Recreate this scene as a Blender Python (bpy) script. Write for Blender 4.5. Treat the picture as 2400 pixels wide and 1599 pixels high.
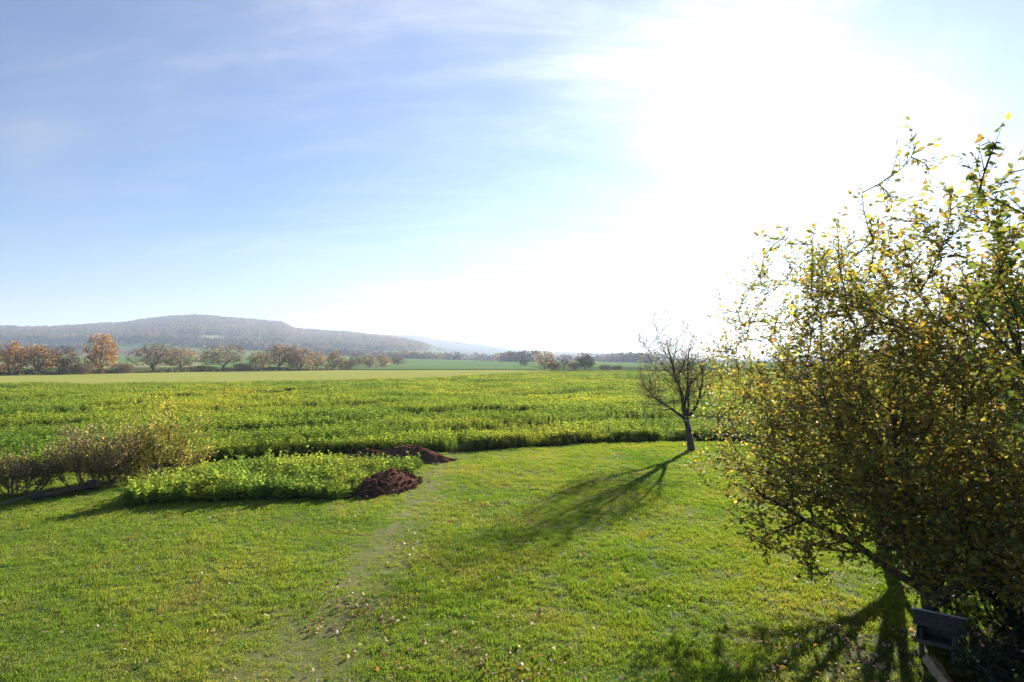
import bpy, math, random
import numpy as np
from mathutils import Vector, Matrix, Euler

for o in list(bpy.data.objects):
    bpy.data.objects.remove(o, do_unlink=True)
S = bpy.context.scene
COL = S.collection
R = math.radians

# ------------------------------------------------------------------ camera
CAM_H = 4.0
FPX = 1467.0                      # focal length in photo pixels (photo 2400 x 1599)
PITCH = math.atan(46.5 / FPX)
cam = bpy.data.cameras.new('camera')
cam.sensor_width = 36.0
cam.lens = 36.0 * FPX / 2400.0
cam.clip_start = 0.05
cam.clip_end = 30000
cam_o = bpy.data.objects.new('camera', cam)
cam_o.location = (0, 0, CAM_H)
cam_o.rotation_euler = (R(90) + PITCH, 0, 0)
COL.objects.link(cam_o)
S.camera = cam_o

# ------------------------------------------------------------------ light
SUN_AZ, SUN_EL = R(26.5), R(17.0)         # to the right of +Y, above the horizon
SUN_DIR = Vector((math.sin(SUN_AZ) * math.cos(SUN_EL), math.cos(SUN_AZ) * math.cos(SUN_EL), math.sin(SUN_EL)))
SKY_STRENGTH = 0.05
sun = bpy.data.lights.new('sun', 'SUN')
sun.energy = 5.0
sun.angle = R(0.55)
sun.color = (1.0, 0.93, 0.80)
sun_o = bpy.data.objects.new('sun', sun)
sun_o.rotation_euler = (-SUN_DIR).to_track_quat('-Z', 'Y').to_euler()
sun_o.location = (40, 70, 60)
COL.objects.link(sun_o)

W = bpy.data.worlds.new('World')
S.world = W
W.use_nodes = True
def build_sky():
    nt = W.node_tree
    nt.nodes.clear()
    N, L = nt.nodes.new, nt.links.new
    out = N('ShaderNodeOutputWorld')
    bg = N('ShaderNodeBackground')
    bg.inputs['Strength'].default_value = SKY_STRENGTH
    L(bg.outputs[0], out.inputs[0])
    sky = N('ShaderNodeTexSky')
    sky.sky_type = 'NISHITA'
    sky.sun_disc = False
    sky.sun_elevation = SUN_EL
    sky.sun_rotation = SUN_AZ
    sky.altitude = 300
    sky.air_density = 1.0
    sky.dust_density = 0.10
    sky.ozone_density = 2.5
    tc = N('ShaderNodeTexCoord')
    def math_(op, a, b=None, c=None, clamp=False):
        n = N('ShaderNodeMath'); n.operation = op; n.use_clamp = clamp
        for i, v in enumerate((a, b, c)):
            if v is None: continue
            if isinstance(v, (int, float)): n.inputs[i].default_value = v
            else: L(v, n.inputs[i])
        return n.outputs[0]
    sep = N('ShaderNodeSeparateXYZ'); L(tc.outputs['Generated'], sep.inputs[0])
    x, y, z = sep.outputs
    zz = math_('ADD', math_('MAXIMUM', z, 0.0), 0.30)
    px = math_('DIVIDE', x, zz); py = math_('DIVIDE', y, zz)
    comb = N('ShaderNodeCombineXYZ'); L(px, comb.inputs[0]); L(py, comb.inputs[1])
    def streak(angle, sx, sy, scale, detail, rough, dist, loc):
        m = N('ShaderNodeMapping'); m.vector_type = 'POINT'
        m.inputs['Rotation'].default_value = (0, 0, R(angle)); m.inputs['Scale'].default_value = (sx, sy, 1)
        m.inputs['Location'].default_value = loc
        L(comb.outputs[0], m.inputs[0])
        n = N('ShaderNodeTexNoise'); n.inputs['Scale'].default_value = scale
        n.inputs['Detail'].default_value = detail; n.inputs['Roughness'].default_value = rough
        n.inputs['Distortion'].default_value = dist
        L(m.outputs[0], n.inputs['Vector'])
        return n.outputs[0]
    def ramp(v, lo, hi, a=0.0, b=1.0):
        n = N('ShaderNodeMapRange'); n.interpolation_type = 'SMOOTHSTEP'
        L(v, n.inputs[0])
        for i, q in enumerate((lo, hi, a, b)): n.inputs[i + 1].default_value = q
        return n.outputs[0]
    wisps = ramp(streak(-62, 0.55, 2.1, 2.2, 10, 0.60, 1.1, (3.1, 0.4, 0)), 0.42, 0.80)
    big = ramp(streak(-50, 0.8, 1.2, 0.9, 5, 0.55, 0.8, (2.2, 5.9, 0)), 0.34, 0.70)
    fine = ramp(streak(-70, 0.7, 3.6, 4.6, 9, 0.66, 0.7, (1.3, 9.4, 0)), 0.38, 0.80)
    cov = math_('ADD', math_('MULTIPLY', wisps, math_('ADD', math_('MULTIPLY', big, 0.15), 0.06)),
                math_('MULTIPLY', math_('MULTIPLY', fine, big), 0.10))
    # the even veil and the ground haze thicken with the length of the line of sight
    air = math_('DIVIDE', 0.030, math_('ADD', math_('MAXIMUM', z, 0.0), 0.045))
    cov = math_('ADD', math_('ADD', cov, math_('MULTIPLY', big, 0.11)), math_('ADD', air, 0.095), clamp=True)
    # ice-cloud phase function (two forward lobes)
    vm = N('ShaderNodeVectorMath'); vm.operation = 'DOT_PRODUCT'
    nrm = N('ShaderNodeVectorMath'); nrm.operation = 'NORMALIZE'
    L(tc.outputs['Generated'], nrm.inputs[0]); L(nrm.outputs[0], vm.inputs[0])
    vm.inputs[1].default_value = SUN_DIR
    ct = vm.outputs['Value']
    def hg(g, amp):
        den = math_('POWER', math_('SUBTRACT', 1 + g * g, math_('MULTIPLY', ct, 2 * g)), 1.5)
        return math_('DIVIDE', amp * (1 - g * g), den)
    ph = math_('ADD', math_('ADD', hg(0.74, 0.28), hg(0.45, 3.6)), 0.75)
    cc = N('ShaderNodeMixRGB'); cc.blend_type = 'MULTIPLY'; cc.inputs[0].default_value = 1
    cc.inputs[1].default_value = (1.03, 0.98, 0.94, 1)
    L(ph, cc.inputs[2])
    hs = N('ShaderNodeHueSaturation'); hs.inputs['Saturation'].default_value = 1.22
    wb = N('ShaderNodeMixRGB'); wb.blend_type = 'MULTIPLY'; wb.inputs[0].default_value = 1; wb.inputs[2].default_value = (0.80, 0.92, 1.12, 1)   # daylight white balance of the photograph
    L(sky.outputs[0], wb.inputs[1]); L(wb.outputs[0], hs.inputs['Color'])
    mix = N('ShaderNodeMixRGB'); mix.blend_type = 'MIX'
    L(cov, mix.inputs[0]); L(hs.outputs[0], mix.inputs[1]); L(cc.outputs[0], mix.inputs[2])
    L(mix.outputs[0], bg.inputs['Color'])
build_sky()

# ------------------------------------------------------------------ exposure / render
S.view_settings.view_transform = 'Standard'
S.view_settings.look = 'None'
S.view_settings.gamma = 1.0
S.view_settings.use_curve_mapping = False
S.view_settings.exposure = 1.57
S.render.engine = 'CYCLES'
S.cycles.use_denoising = True
S.cycles.max_bounces = 6
S.cycles.diffuse_bounces = 3
S.cycles.glossy_bounces = 2
S.cycles.transmission_bounces = 4
S.cycles.volume_bounces = 0
S.cycles.sample_clamp_indirect = 6.0
S.cycles.caustics_reflective = False
S.cycles.caustics_refractive = False
S.render.film_transparent = False

# ------------------------------------------------------------------ helpers
def px(u, v, z=0.0):
    """photo pixel -> point of the place at height z"""
    w = 799.5 - v
    dx, dy, dz = u - 1200.0, FPX * math.cos(PITCH) - w * math.sin(PITCH), FPX * math.sin(PITCH) + w * math.cos(PITCH)
    t = (z - CAM_H) / dz
    return Vector((dx * t, dy * t, z))
def pxd(u, v, Y):
    """photo pixel -> point of the place at depth Y"""
    w = 799.5 - v
    dx, dy, dz = u - 1200.0, FPX * math.cos(PITCH) - w * math.sin(PITCH), FPX * math.sin(PITCH) + w * math.cos(PITCH)
    t = Y / dy
    return Vector((dx * t, Y, CAM_H + dz * t))
def poly(pts, z=0.0):
    return np.array([px(u, v, z)[:2] for u, v in pts])
def in_poly(P, pg):
    x, y = P[:, 0], P[:, 1]
    ins = np.zeros(len(P), bool)
    n = len(pg)
    j = n - 1
    for i in range(n):
        xi, yi = pg[i]; xj, yj = pg[j]
        c = ((yi > y) != (yj > y)) & (x < (xj - xi) * (y - yi) / (yj - yi + 1e-12) + xi)
        ins ^= c
        j = i
    return ins
def seg_dist(P, line):
    d = np.full(len(P), 1e9)
    for a, b in zip(line[:-1], line[1:]):
        ab = b - a
        t = np.clip(((P - a) @ ab) / (ab @ ab + 1e-12), 0, 1)
        d = np.minimum(d, np.linalg.norm(P - (a + t[:, None] * ab), axis=1))
    return d
_nr = np.random.RandomState(5)
_G = _nr.rand(64, 64)
def vnoise(x, y, s=1.0, seed=0):
    """smooth value noise 0..1"""
    x = np.asarray(x) / s + seed * 17.3; y = np.asarray(y) / s + seed * 9.1
    xi = np.floor(x).astype(int); yi = np.floor(y).astype(int)
    fx = x - xi; fy = y - yi
    fx = fx * fx * (3 - 2 * fx); fy = fy * fy * (3 - 2 * fy)
    g = lambda a, b: _G[a % 64, b % 64]
    return (g(xi, yi) * (1 - fx) + g(xi + 1, yi) * fx) * (1 - fy) + (g(xi, yi + 1) * (1 - fx) + g(xi + 1, yi + 1) * fx) * fy
def fbm(x, y, s, seed=0, o=3):
    t = 0; a = 0.5; n = 0
    for k in range(o):
        t = t + a * vnoise(x, y, s / 2 ** k, seed + k); n += a; a *= 0.5
    return t / n
def sstep(a, b, x):
    t = np.clip((x - a) / (b - a), 0, 1)
    return t * t * (3 - 2 * t)

def tag(o, label=None, cat=None, group=None, kind=None):
    if label: o['label'] = label
    if cat: o['category'] = cat
    if group: o['group'] = group
    if kind: o['kind'] = kind
    return o
def empty(name, loc=(0, 0, 0), rz=0.0):
    o = bpy.data.objects.new(name, None)
    o.location = loc; o.rotation_euler = (0, 0, rz); o.empty_display_size = 0.3
    COL.objects.link(o)
    return o
def mk_mesh(name, V, F, mats=(), smooth=False, col=None, mi=None):
    """V (n,3); F list of (m,k) int arrays; col per-vertex rgb"""
    if isinstance(F, np.ndarray): F = [F]
    F = [f for f in F if len(f)]
    me = bpy.data.meshes.new(name)
    V = np.ascontiguousarray(V, dtype=np.float32)
    me.vertices.add(len(V)); me.vertices.foreach_set('co', V.ravel())
    tot = np.concatenate([np.full(len(f), f.shape[1], np.int32) for f in F])
    idx = np.concatenate([f.ravel() for f in F]).astype(np.int32)
    st = np.concatenate([[0], np.cumsum(tot)[:-1]]).astype(np.int32)
    me.loops.add(len(idx)); me.loops.foreach_set('vertex_index', idx)
    me.polygons.add(len(tot)); me.polygons.foreach_set('loop_start', st); me.polygons.foreach_set('loop_total', tot)
    if mi is not None: me.polygons.foreach_set('material_index', np.asarray(mi, np.int32))
    me.update(calc_edges=True)
    me.validate()
    if smooth: me.polygons.foreach_set('use_smooth', np.ones(len(me.polygons), bool))
    if col is not None:
        a = me.color_attributes.new('col', 'FLOAT_COLOR', 'POINT')
        c = np.ones((len(V), 4), np.float32); c[:, :3] = col
        a.data.foreach_set('color', c.ravel())
    for m in mats: me.materials.append(m)
    return me
def obj(name, me, parent=None, loc=(0, 0, 0)):
    o = bpy.data.objects.new(name, me)
    o.location = loc
    COL.objects.link(o)
    if parent is not None: o.parent = parent
    return o

# ------------------------------------------------------------------ materials
def new_mat(name):
    m = bpy.data.materials.new(name); m.use_nodes = True
    m.node_tree.nodes.clear()
    return m, m.node_tree
class NB:
    def __init__(s, nt): s.nt = nt
    def n(s, t, **k):
        q = s.nt.nodes.new(t)
        for a, v in k.items(): setattr(q, a, v)
        return q
    def l(s, a, b): s.nt.links.new(a, b)
    def noise(s, scale, detail=4, rough=0.55, vec=None, dist=0.0):
        q = s.n('ShaderNodeTexNoise'); q.inputs['Scale'].default_value = scale
        q.inputs['Detail'].default_value = detail; q.inputs['Roughness'].default_value = rough
        q.inputs['Distortion'].default_value = dist
        if vec is not None: s.l(vec, q.inputs['Vector'])
        return q.outputs[0]
    def ramp(s, v, stops):
        q = s.n('ShaderNodeValToRGB')
        e = q.color_ramp.elements
        while len(e) < len(stops): e.new(0.5)
        for el, (p, c) in zip(e, stops):
            el.position = p; el.color = (*c, 1) if len(c) == 3 else c
        s.l(v, q.inputs[0]); return q.outputs[0]
    def mix(s, f, a, b, bt='MIX'):
        q = s.n('ShaderNodeMixRGB', blend_type=bt)
        for i, v in enumerate((f, a, b)):
            if isinstance(v, (int, float)): q.inputs[i].default_value = v
            elif isinstance(v, tuple): q.inputs[i].default_value = (*v, 1)
            else: s.l(v, q.inputs[i])
        return q.outputs[0]
    def math(s, op, a, b=None):
        q = s.n('ShaderNodeMath', operation=op)
        for i, v in enumerate((a, b)):
            if v is None: continue
            if isinstance(v, (int, float)): q.inputs[i].default_value = v
            else: s.l(v, q.inputs[i])
        return q.outputs[0]
    def pos(s): return s.n('ShaderNodeNewGeometry').outputs['Position']
    def bump(s, h, strength, dist):
        q = s.n('ShaderNodeBump'); q.inputs['Strength'].default_value = strength; q.inputs['Distance'].default_value = dist
        s.l(h, q.inputs['Height']); return q.outputs[0]
    def out(s, sh):
        o = s.n('ShaderNodeOutputMaterial'); s.l(sh, o.inputs[0])
def leaf_out(b, colr, trans=0.5, tgain=1.5, gloss=0.06, grough=0.5):
    d = b.n('ShaderNodeBsdfDiffuse'); b.l(colr, d.inputs[0])
    t = b.n('ShaderNodeBsdfTranslucent')
    b.l(b.mix(1.0, colr, (tgain, tgain * 0.98, tgain * 0.72), 'MULTIPLY'), t.inputs[0])
    m = b.n('ShaderNodeMixShader'); m.inputs[0].default_value = trans
    b.l(d.outputs[0], m.inputs[1]); b.l(t.outputs[0], m.inputs[2])
    if gloss > 0:
        g = b.n('ShaderNodeBsdfGlossy'); g.inputs['Roughness'].default_value = grough
        g.inputs[0].default_value = (0.9, 0.93, 1.0, 1)
        m2 = b.n('ShaderNodeMixShader'); 
        lw = b.n('ShaderNodeLayerWeight'); lw.inputs[0].default_value = 0.25
        b.l(b.math('ADD', b.math('MULTIPLY', lw.outputs[0], gloss * 2.0), gloss * 0.5), m2.inputs[0])
        b.l(m.outputs[0], m2.inputs[1]); b.l(g.outputs[0], m2.inputs[2])
        b.out(m2.outputs[0])
    else:
        b.out(m.outputs[0])
def leaf_mat(name, trans=0.5, tgain=1.5, gloss=0.06, fixed=None):
    """leaf colour comes from the mesh attribute col (the leaf's own colour)"""
    m, nt = new_mat(name); b = NB(nt)
    if fixed is None:
        a = b.n('ShaderNodeAttribute', attribute_name='col'); c = a.outputs['Color']
    else:
        c = b.ramp(b.noise(6.0, 3, vec=b.pos()), [(0.3, tuple(v * 0.75 for v in fixed)), (0.7, tuple(v * 1.25 for v in fixed))])
    n = b.noise(38.0, 3, vec=b.pos())
    c = b.mix(1.0, c, b.ramp(n, [(0.3, (0.82,) * 3), (0.7, (1.18,) * 3)]), 'MULTIPLY')
    leaf_out(b, c, trans, tgain, gloss)
    return m
def plant_mat(name, c0, c1, c2, trans=0.5, tgain=1.6, gloss=0.04, scale=0.35, hue=0.10, dry=None):
    """ground-cover plants: colour drifts over the place and from plant to plant"""
    m, nt = new_mat(name); b = NB(nt)
    p = b.pos()
    c = b.ramp(b.noise(scale, 5, 0.6, vec=p), [(0.32, c0), (0.5, c1), (0.68, c2)])
    if dry: c = b.mix(b.ramp(b.noise(scale * 2.6, 6, 0.65, vec=p), [(0.52, (0, 0, 0)), (0.72, (0.75, 0.75, 0.75))]), c, dry)
    r = b.n('ShaderNodeObjectInfo').outputs['Random']
    c = b.mix(1.0, c, b.ramp(r, [(0.0, (1 - hue * 1.6, 1 - hue, 1 - hue)), (1.0, (1 + hue * 2.2, 1 + hue, 1.0))]), 'MULTIPLY')
    a = b.n('ShaderNodeAttribute', attribute_name='col')
    c = b.mix(1.0, c, a.outputs['Color'], 'MULTIPLY')
    leaf_out(b, c, trans, tgain, gloss)
    return m
def rough_mat(name, stops, scale, bump=0.5, bdist=0.02, bscale=None, detail=8, rough=0.9, spec=0.0):
    m, nt = new_mat(name); b = NB(nt)
    p = b.pos()
    c = b.ramp(b.noise(scale, detail, 0.62, vec=p), stops)
    d = b.n('ShaderNodeBsdfPrincipled'); b.l(c, d.inputs['Base Color']); d.inputs['Roughness'].default_value = rough
    d.inputs['Specular IOR Level'].default_value = spec
    b.l(b.bump(b.noise(bscale or scale * 3, 6, 0.65, vec=p), bump, bdist), d.inputs['Normal'])
    b.out(d.outputs[0])
    return m
def bark_mat(name, dark, light, scale=14):
    m, nt = new_mat(name); b = NB(nt)
    p = b.pos()
    mp = b.n('ShaderNodeMapping'); mp.inputs['Scale'].default_value = (1, 1, 0.35); b.l(p, mp.inputs[0])
    n = b.noise(scale, 8, 0.7, vec=mp.outputs[0], dist=0.6)
    c = b.ramp(n, [(0.3, dark), (0.62, light)])
    d = b.n('ShaderNodeBsdfPrincipled'); b.l(c, d.inputs['Base Color']); d.inputs['Roughness'].default_value = 0.85
    d.inputs['Specular IOR Level'].default_value = 0.3
    b.l(b.bump(n, 0.8, 0.02), d.inputs['Normal'])
    b.out(d.outputs[0])
    return m
M = {}
M['bark'] = bark_mat('apple_bark', (0.035, 0.026, 0.020), (0.13, 0.105, 0.085))
M['bark_grey'] = bark_mat('grey_bark', (0.06, 0.048, 0.040), (0.17, 0.14, 0.12), 4)
M['bark_far'] = bark_mat('far_bark', (0.13, 0.095, 0.075), (0.24, 0.185, 0.145), 2)
M['leaf'] = leaf_mat('autumn_leaf', 0.58, 1.95, 0.04)
M['leaf_far'] = leaf_mat('distant_leaf', 0.5, 1.5, 0.0)
M['leaf_dry'] = leaf_mat('dry_leaf', 0.25, 1.2, 0.03)
M['grass'] = plant_mat('lawn_grass', (0.080, 0.150, 0.016), (0.135, 0.200, 0.018), (0.215, 0.230, 0.030), 0.55, 1.8, 0.008, 0.30, 0.08, (0.23, 0.19, 0.060))
M['mustard'] = plant_mat('mustard_leaf', (0.080, 0.180, 0.034), (0.165, 0.260, 0.040), (0.285, 0.325, 0.048), 0.60, 1.8, 0.01, 0.05, 0.09)
M['soil'] = rough_mat('dug_earth', [(0.3, (0.066, 0.030, 0.020)), (0.55, (0.130, 0.064, 0.045)), (0.75, (0.215, 0.135, 0.100))], 5.0, 1.0, 0.05, 16)
M['wood_grey'] = bark_mat('weathered_wood', (0.06, 0.05, 0.042), (0.17, 0.145, 0.12), 22)
M['wood_fresh'] = bark_mat('split_wood', (0.22, 0.14, 0.085), (0.42, 0.30, 0.19), 16)
M['wood_dark'] = bark_mat('dark_timber', (0.022, 0.017, 0.013), (0.075, 0.058, 0.045), 10)

# ------------------------------------------------------------------ ground & hills
SKY1 = np.array([(-900, 790), (-300, 776), (0, 769), (59, 770), (165, 766), (220, 761), (296, 759), (330, 753), (396, 746), (461, 743), (516, 747), (585, 753), (654, 758),
                 (672, 765), (688, 773), (783, 779), (845, 783), (917, 791), (967, 799), (1010, 812), (1060, 824), (1120, 834), (1200, 841), (1300, 845), (1500, 846), (3400, 846)], float)
SKY2 = np.array([(-900, 846), (500, 830), (760, 800), (850, 789), (917, 788), (982, 791), (1020, 800), (1078, 806), (1135, 814), (1196, 823), (1269, 828), (1365, 831), (1498, 836), (1700, 838), (2000, 834), (2400, 840), (3400, 843)], float)
GD = np.array([0, 420, 700, 1000, 1250, 1500, 1800, 2150, 2600, 3000, 3600, 8000.])
GE = np.array([0, 0, 0.02, 0.14, 0.28, 0.42, 0.60, 0.83, 1.0, 0.80, 0.3, 0.0])
def az_px(X, Y):
    return 1200 + FPX * X / np.maximum(Y, 1e-3)
def ground_z(X, Y):
    X = np.asarray(X, float); Y = np.asarray(Y, float)
    d = np.hypot(X, Y)
    u = np.where(Y > 1, az_px(X, np.maximum(Y, 1)), np.where(X < 0, -900, 3400))
    u = np.clip(u, -900, 3400)
    cosf = np.cos(np.arctan((u - 1200) / FPX))
    e = (846 - np.interp(u, SKY1[:, 0], SKY1[:, 1]) - 6) / FPX * cosf
    e = np.maximum(e, 0)
    und = 1 + 0.10 * (fbm(X, Y, 500, 3) - 0.5)
    z = d * e * np.interp(d, GD, GE) * und
    e2 = np.maximum((846 - np.interp(u, SKY2[:, 0], SKY2[:, 1]) - 3) / FPX * cosf, 0)
    z2 = d * e2 * np.interp(d, [0, 2900, 3600, 4600, 5400, 6500], [0, 0, 0.45, 1, 0.6, 0])
    z = np.maximum(z, z2)
    # gentle swell of the land from the hedgerow outwards
    z = z + 3.6 * sstep(330, 900, d) * (u < 1400) + 3.0 * sstep(400, 1200, d) * (u >= 1400)
    return z
def photo_y(X, Y, z):
    return 846 - FPX * (z - CAM_H) / np.maximum(Y, 1)     # close enough for laying out the far land

def build_ground():
    az = np.concatenate([np.linspace(-180, -62, 24)[:-1], np.linspace(-62, 62, 311), np.linspace(62, 180, 24)[1:]])
    ds = np.concatenate([[0.5, 6, 14, 25, 40, 60, 90, 130, 180, 240, 300, 360], np.linspace(420, 3000, 130), np.linspace(3050, 5400, 40), [5700, 6000, 6300]])
    A, D = np.meshgrid(np.radians(az), ds, indexing='ij')
    X = D * np.sin(A); Y = D * np.cos(A)
    Z = ground_z(X, Y) - 0.03
    na, nd = A.shape
    V = np.stack([X, Y, Z], -1).reshape(-1, 3)
    i, j = np.meshgrid(np.arange(na - 1), np.arange(nd - 1), indexing='ij')
    q = (i * nd + j).ravel()
    F = np.stack([q, q + nd, q + nd + 1, q + 1], 1)
    c = V[F].mean(1)
    u = np.where(c[:, 1] > 1, az_px(c[:, 0], np.maximum(c[:, 1], 1)), -9999)
    d = np.hypot(c[:, 0], c[:, 1])
    return V, F, c, u, d
def region_of(u, v, d, X, Y):
    """which crop or wood covers the far slope: 0 meadow 1 green 2 brown 3 pale 4 wood 5 dark green"""
    r = np.zeros(len(u), int)
    far = d > 420
    jit = (fbm(X, Y, 90, 11) - 0.5) * 9
    vj = v + jit * 0.6
    uj = u + jit * 5
    r[far] = 1
    left = far & (u < 470)
    r[left & (v > 819) & (v <= 833)] = 2
    r[left & (v > 806) & (v <= 819)] = 5
    r[left & (v > 850)] = 3
    r[far & (u >= 470) & (v > 812) & (v < 830)] = 1
    # woods on the upper slope
    wood = far & (vj < 804 - np.clip((uj - 380) / 160, 0, 1) * 0 + np.clip((uj - 520) / 80, 0, 1) * 18)
    pale = far & (uj > 406) & (uj < 560) & (vj > 786) & (vj < 801 + (uj - 406) * 0.03)
    pale |= far & (uj > 130) & (uj < 330) & (vj > 780) & (vj < 785) & (fbm(X, Y, 70, 21) > 0.45)
    pale |= far & (uj > 350) & (uj < 400) & (vj > 773) & (vj < 779)
    r[wood] = 4
    r[pale] = 3
    r[far & (u > 760) & (u < 870) & (v > 818) & (v < 824)] = 3
    r[far & (d > 2900)] = 4
    r[far & (u > 1010) & (d < 2900)] = 1
    return r
def field_mat(name, c, var=0.25, scale=0.02, bscale=0.6):
    return rough_mat(name, [(0.3, tuple(x * (1 - var) for x in c)), (0.7, tuple(x * (1 + var) for x in c))], scale, 0.6, 0.3, bscale)
GV, GF, gc, gu, gd = build_ground()
gv = photo_y(gc[:, 0], gc[:, 1], gc[:, 2])
greg = region_of(gu, gv, gd, gc[:, 0], gc[:, 1])
gm = [field_mat('meadow', (0.075, 0.105, 0.025)), field_mat('green_field', (0.13, 0.20, 0.05)), field_mat('ploughed_field', (0.17, 0.12, 0.085)),
      field_mat('pale_field', (0.26, 0.25, 0.11)), field_mat('wood_floor', (0.07, 0.055, 0.045)), field_mat('winter_crop', (0.085, 0.17, 0.06))]
ground = obj('ground', mk_mesh('ground', GV, GF, gm, True, mi=greg))
tag(ground, 'wide open land rising to the wooded hills', 'ground', kind='structure')

# ------------------------------------------------------------------ lawn, fields near the garden
FIELD_EDGE = poly([(-700, 1150), (-200, 1128), (150, 1112), (430, 1096), (600, 1075), (860, 1067), (1074, 1063), (1173, 1057), (1288, 1049), (1395, 1041), (1498, 1040), (1700, 1034), (2100, 1030), (3000, 1026)])
def edge_y(x):
    return np.interp(x, FIELD_EDGE[:, 0], FIELD_EDGE[:, 1])
TRACK = poly([(1062, 1064), (1025, 1110), (975, 1190), (905, 1275), (830, 1370), (730, 1490), (640, 1640)])
PATCH = poly([(285, 1192), (420, 1181), (600, 1176), (815, 1172), (842, 1158), (870, 1136), (960, 1112), (985, 1096), (900, 1094), (760, 1098), (600, 1110), (470, 1128), (370, 1150)])
def lawn_z(x, y):
    return 0.02 + 0.10 * (fbm(x, y, 5.0, 2) - 0.5) * sstep(0, 1, 1) + 0.035 * (fbm(x, y, 0.8, 8) - 0.5)
def build_lawn():
    gx = np.linspace(-34, 40, 300); gy = np.concatenate([np.linspace(-12, 4, 12)[:-1], np.linspace(4, 31.5, 230)])
    X, Y = np.meshgrid(gx, gy, indexing='ij')
    P = np.stack([X.ravel(), Y.ravel()], 1)
    Ye = edge_y(P[:, 0])
    P[:, 1] = np.where(P[:, 1] > 4, 4 + (P[:, 1] - 4) * (Ye + 0.15 - 4) / 27.5, P[:, 1])
    z = lawn_z(P[:, 0], P[:, 1])
    V = np.column_stack([P, z])
    ny = len(gy)
    i, j = np.meshgrid(np.arange(len(gx) - 1), np.arange(ny - 1), indexing='ij')
    q = (i * ny + j).ravel()
    F = np.stack([q, q + ny, q + ny + 1, q + 1], 1)
    d = seg_dist(P, TRACK)
    wear = np.clip(1 - d / (0.75 + 0.9 * fbm(P[:, 0], P[:, 1], 1.5, 4) * sstep(24, 12, P[:, 1]) + .25), 0, 1) * (0.5 + 0.6 * fbm(P[:, 0], P[:, 1], 0.7, 6))
    shade = np.exp(-(((P[:, 0] - 7.2) / 2.6) ** 2 + ((P[:, 1] - 8.2) / 2.2) ** 2)) * 1.2   # bare litter-covered soil under the apple tree, its shade painted into the colour
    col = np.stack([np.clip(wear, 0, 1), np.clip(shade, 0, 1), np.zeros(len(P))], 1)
    return V, F, col
LV, LF, LC = build_lawn()
def lawn_mat():
    m, nt = new_mat('lawn_turf'); b = NB(nt); p = b.pos()
    g = b.ramp(b.noise(0.5, 6, 0.6, vec=p), [(0.3, (0.070, 0.110, 0.018)), (0.55, (0.110, 0.145, 0.022)), (0.75, (0.170, 0.165, 0.040))])
    f = b.ramp(b.noise(22, 5, 0.7, vec=p), [(0.3, (0.6, 0.6, 0.6)), (0.7, (1.3, 1.3, 1.3))])
    g = b.mix(1.0, g, f, 'MULTIPLY')
    a = b.n('ShaderNodeAttribute', attribute_name='col'); s = b.n('ShaderNodeSeparateColor'); b.l(a.outputs['Color'], s.inputs[0])
    soil = b.ramp(b.noise(7, 6, 0.7, vec=p), [(0.3, (0.15, 0.135, 0.055)), (0.7, (0.30, 0.25, 0.12))])
    g = b.mix(b.math('MULTIPLY', s.outputs[0], 0.75), g, soil)
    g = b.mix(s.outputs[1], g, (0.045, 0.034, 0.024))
    d = b.n('ShaderNodeBsdfPrincipled'); b.l(g, d.inputs['Base Color']); d.inputs['Roughness'].default_value = 0.95
    d.inputs['Specular IOR Level'].default_value = 0.1
    b.l(b.bump(b.noise(30, 5, 0.7, vec=p), 0.8, 0.03), d.inputs['Normal'])
    b.out(d.outputs[0]); return m
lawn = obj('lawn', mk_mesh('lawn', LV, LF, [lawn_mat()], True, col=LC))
tag(lawn, 'mown garden lawn with a worn track', 'lawn', kind='structure')

def sheet(name, px_pts, mat, z, label, cat, n=60):
    """a field laid on the land, cut into a fan so it follows the ground"""
    top, bot = px_pts
    us = np.linspace(top[0][0], top[-1][0], n)
    tv = np.interp(us, [p[0] for p in top], [p[1] for p in top]); bv = np.interp(us, [p[0] for p in bot], [p[1] for p in bot])
    V = []; m = 10
    for u, t, b_ in zip(us, tv, bv):
        p0 = px(u, b_); p1 = px(u, t)
        for k in range(m + 1):
            q = p0.lerp(p1, k / m)
            V.append((q.x, q.y, float(ground_z(q.x, q.y)) + z))
    q = np.array([i * (m + 1) + k for i in range(n - 1) for k in range(m)])
    F = np.stack([q, q + m + 1, q + m + 2, q + 1], 1)
    o = obj(name, mk_mesh(name, np.array(V), F, [mat], True))
    return tag(o, label, cat, kind='structure')
M['field_soil'] = rough_mat('field_floor', [(0.3, (0.035, 0.050, 0.014)), (0.7, (0.075, 0.095, 0.022))], 0.8, 0.6, 0.1, 6)
M['cereal'] = rough_mat('young_cereal', [(0.3, (0.29, 0.31, 0.07)), (0.7, (0.37, 0.36, 0.10))], 0.05, 0.5, 0.05, 2.5)
M['cereal2'] = rough_mat('distant_cereal', [(0.3, (0.12, 0.20, 0.07)), (0.7, (0.17, 0.25, 0.09))], 0.02, 0.5, 0.05, 1.0)
MFAR = [(-900, 905), (0, 897), (500, 893), (760, 889), (960, 885), (1120, 877), (1290, 868.5), (1500, 868), (2400, 868), (3200, 868)]
sheet('field', (MFAR, [(-900, 1180), (-200, 1124), (150, 1108), (430, 1092), (600, 1072), (860, 1064), (1074, 1060), (1173, 1054), (1288, 1046), (1395, 1038), (1700, 1031), (3200, 1022)]),
      M['field_soil'], 0.0, 'mustard field beyond the lawn', 'field', 120)
sheet('field', ([(-900, 884), (0, 877), (400, 868.5), (1290, 867)], [(-900, 920), (0, 909), (500, 904), (760, 900), (960, 894), (1120, 885), (1290, 874)]),
      M['cereal'], 0.02, 'smooth pale yellow green field before the hedgerow', 'field')
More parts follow.
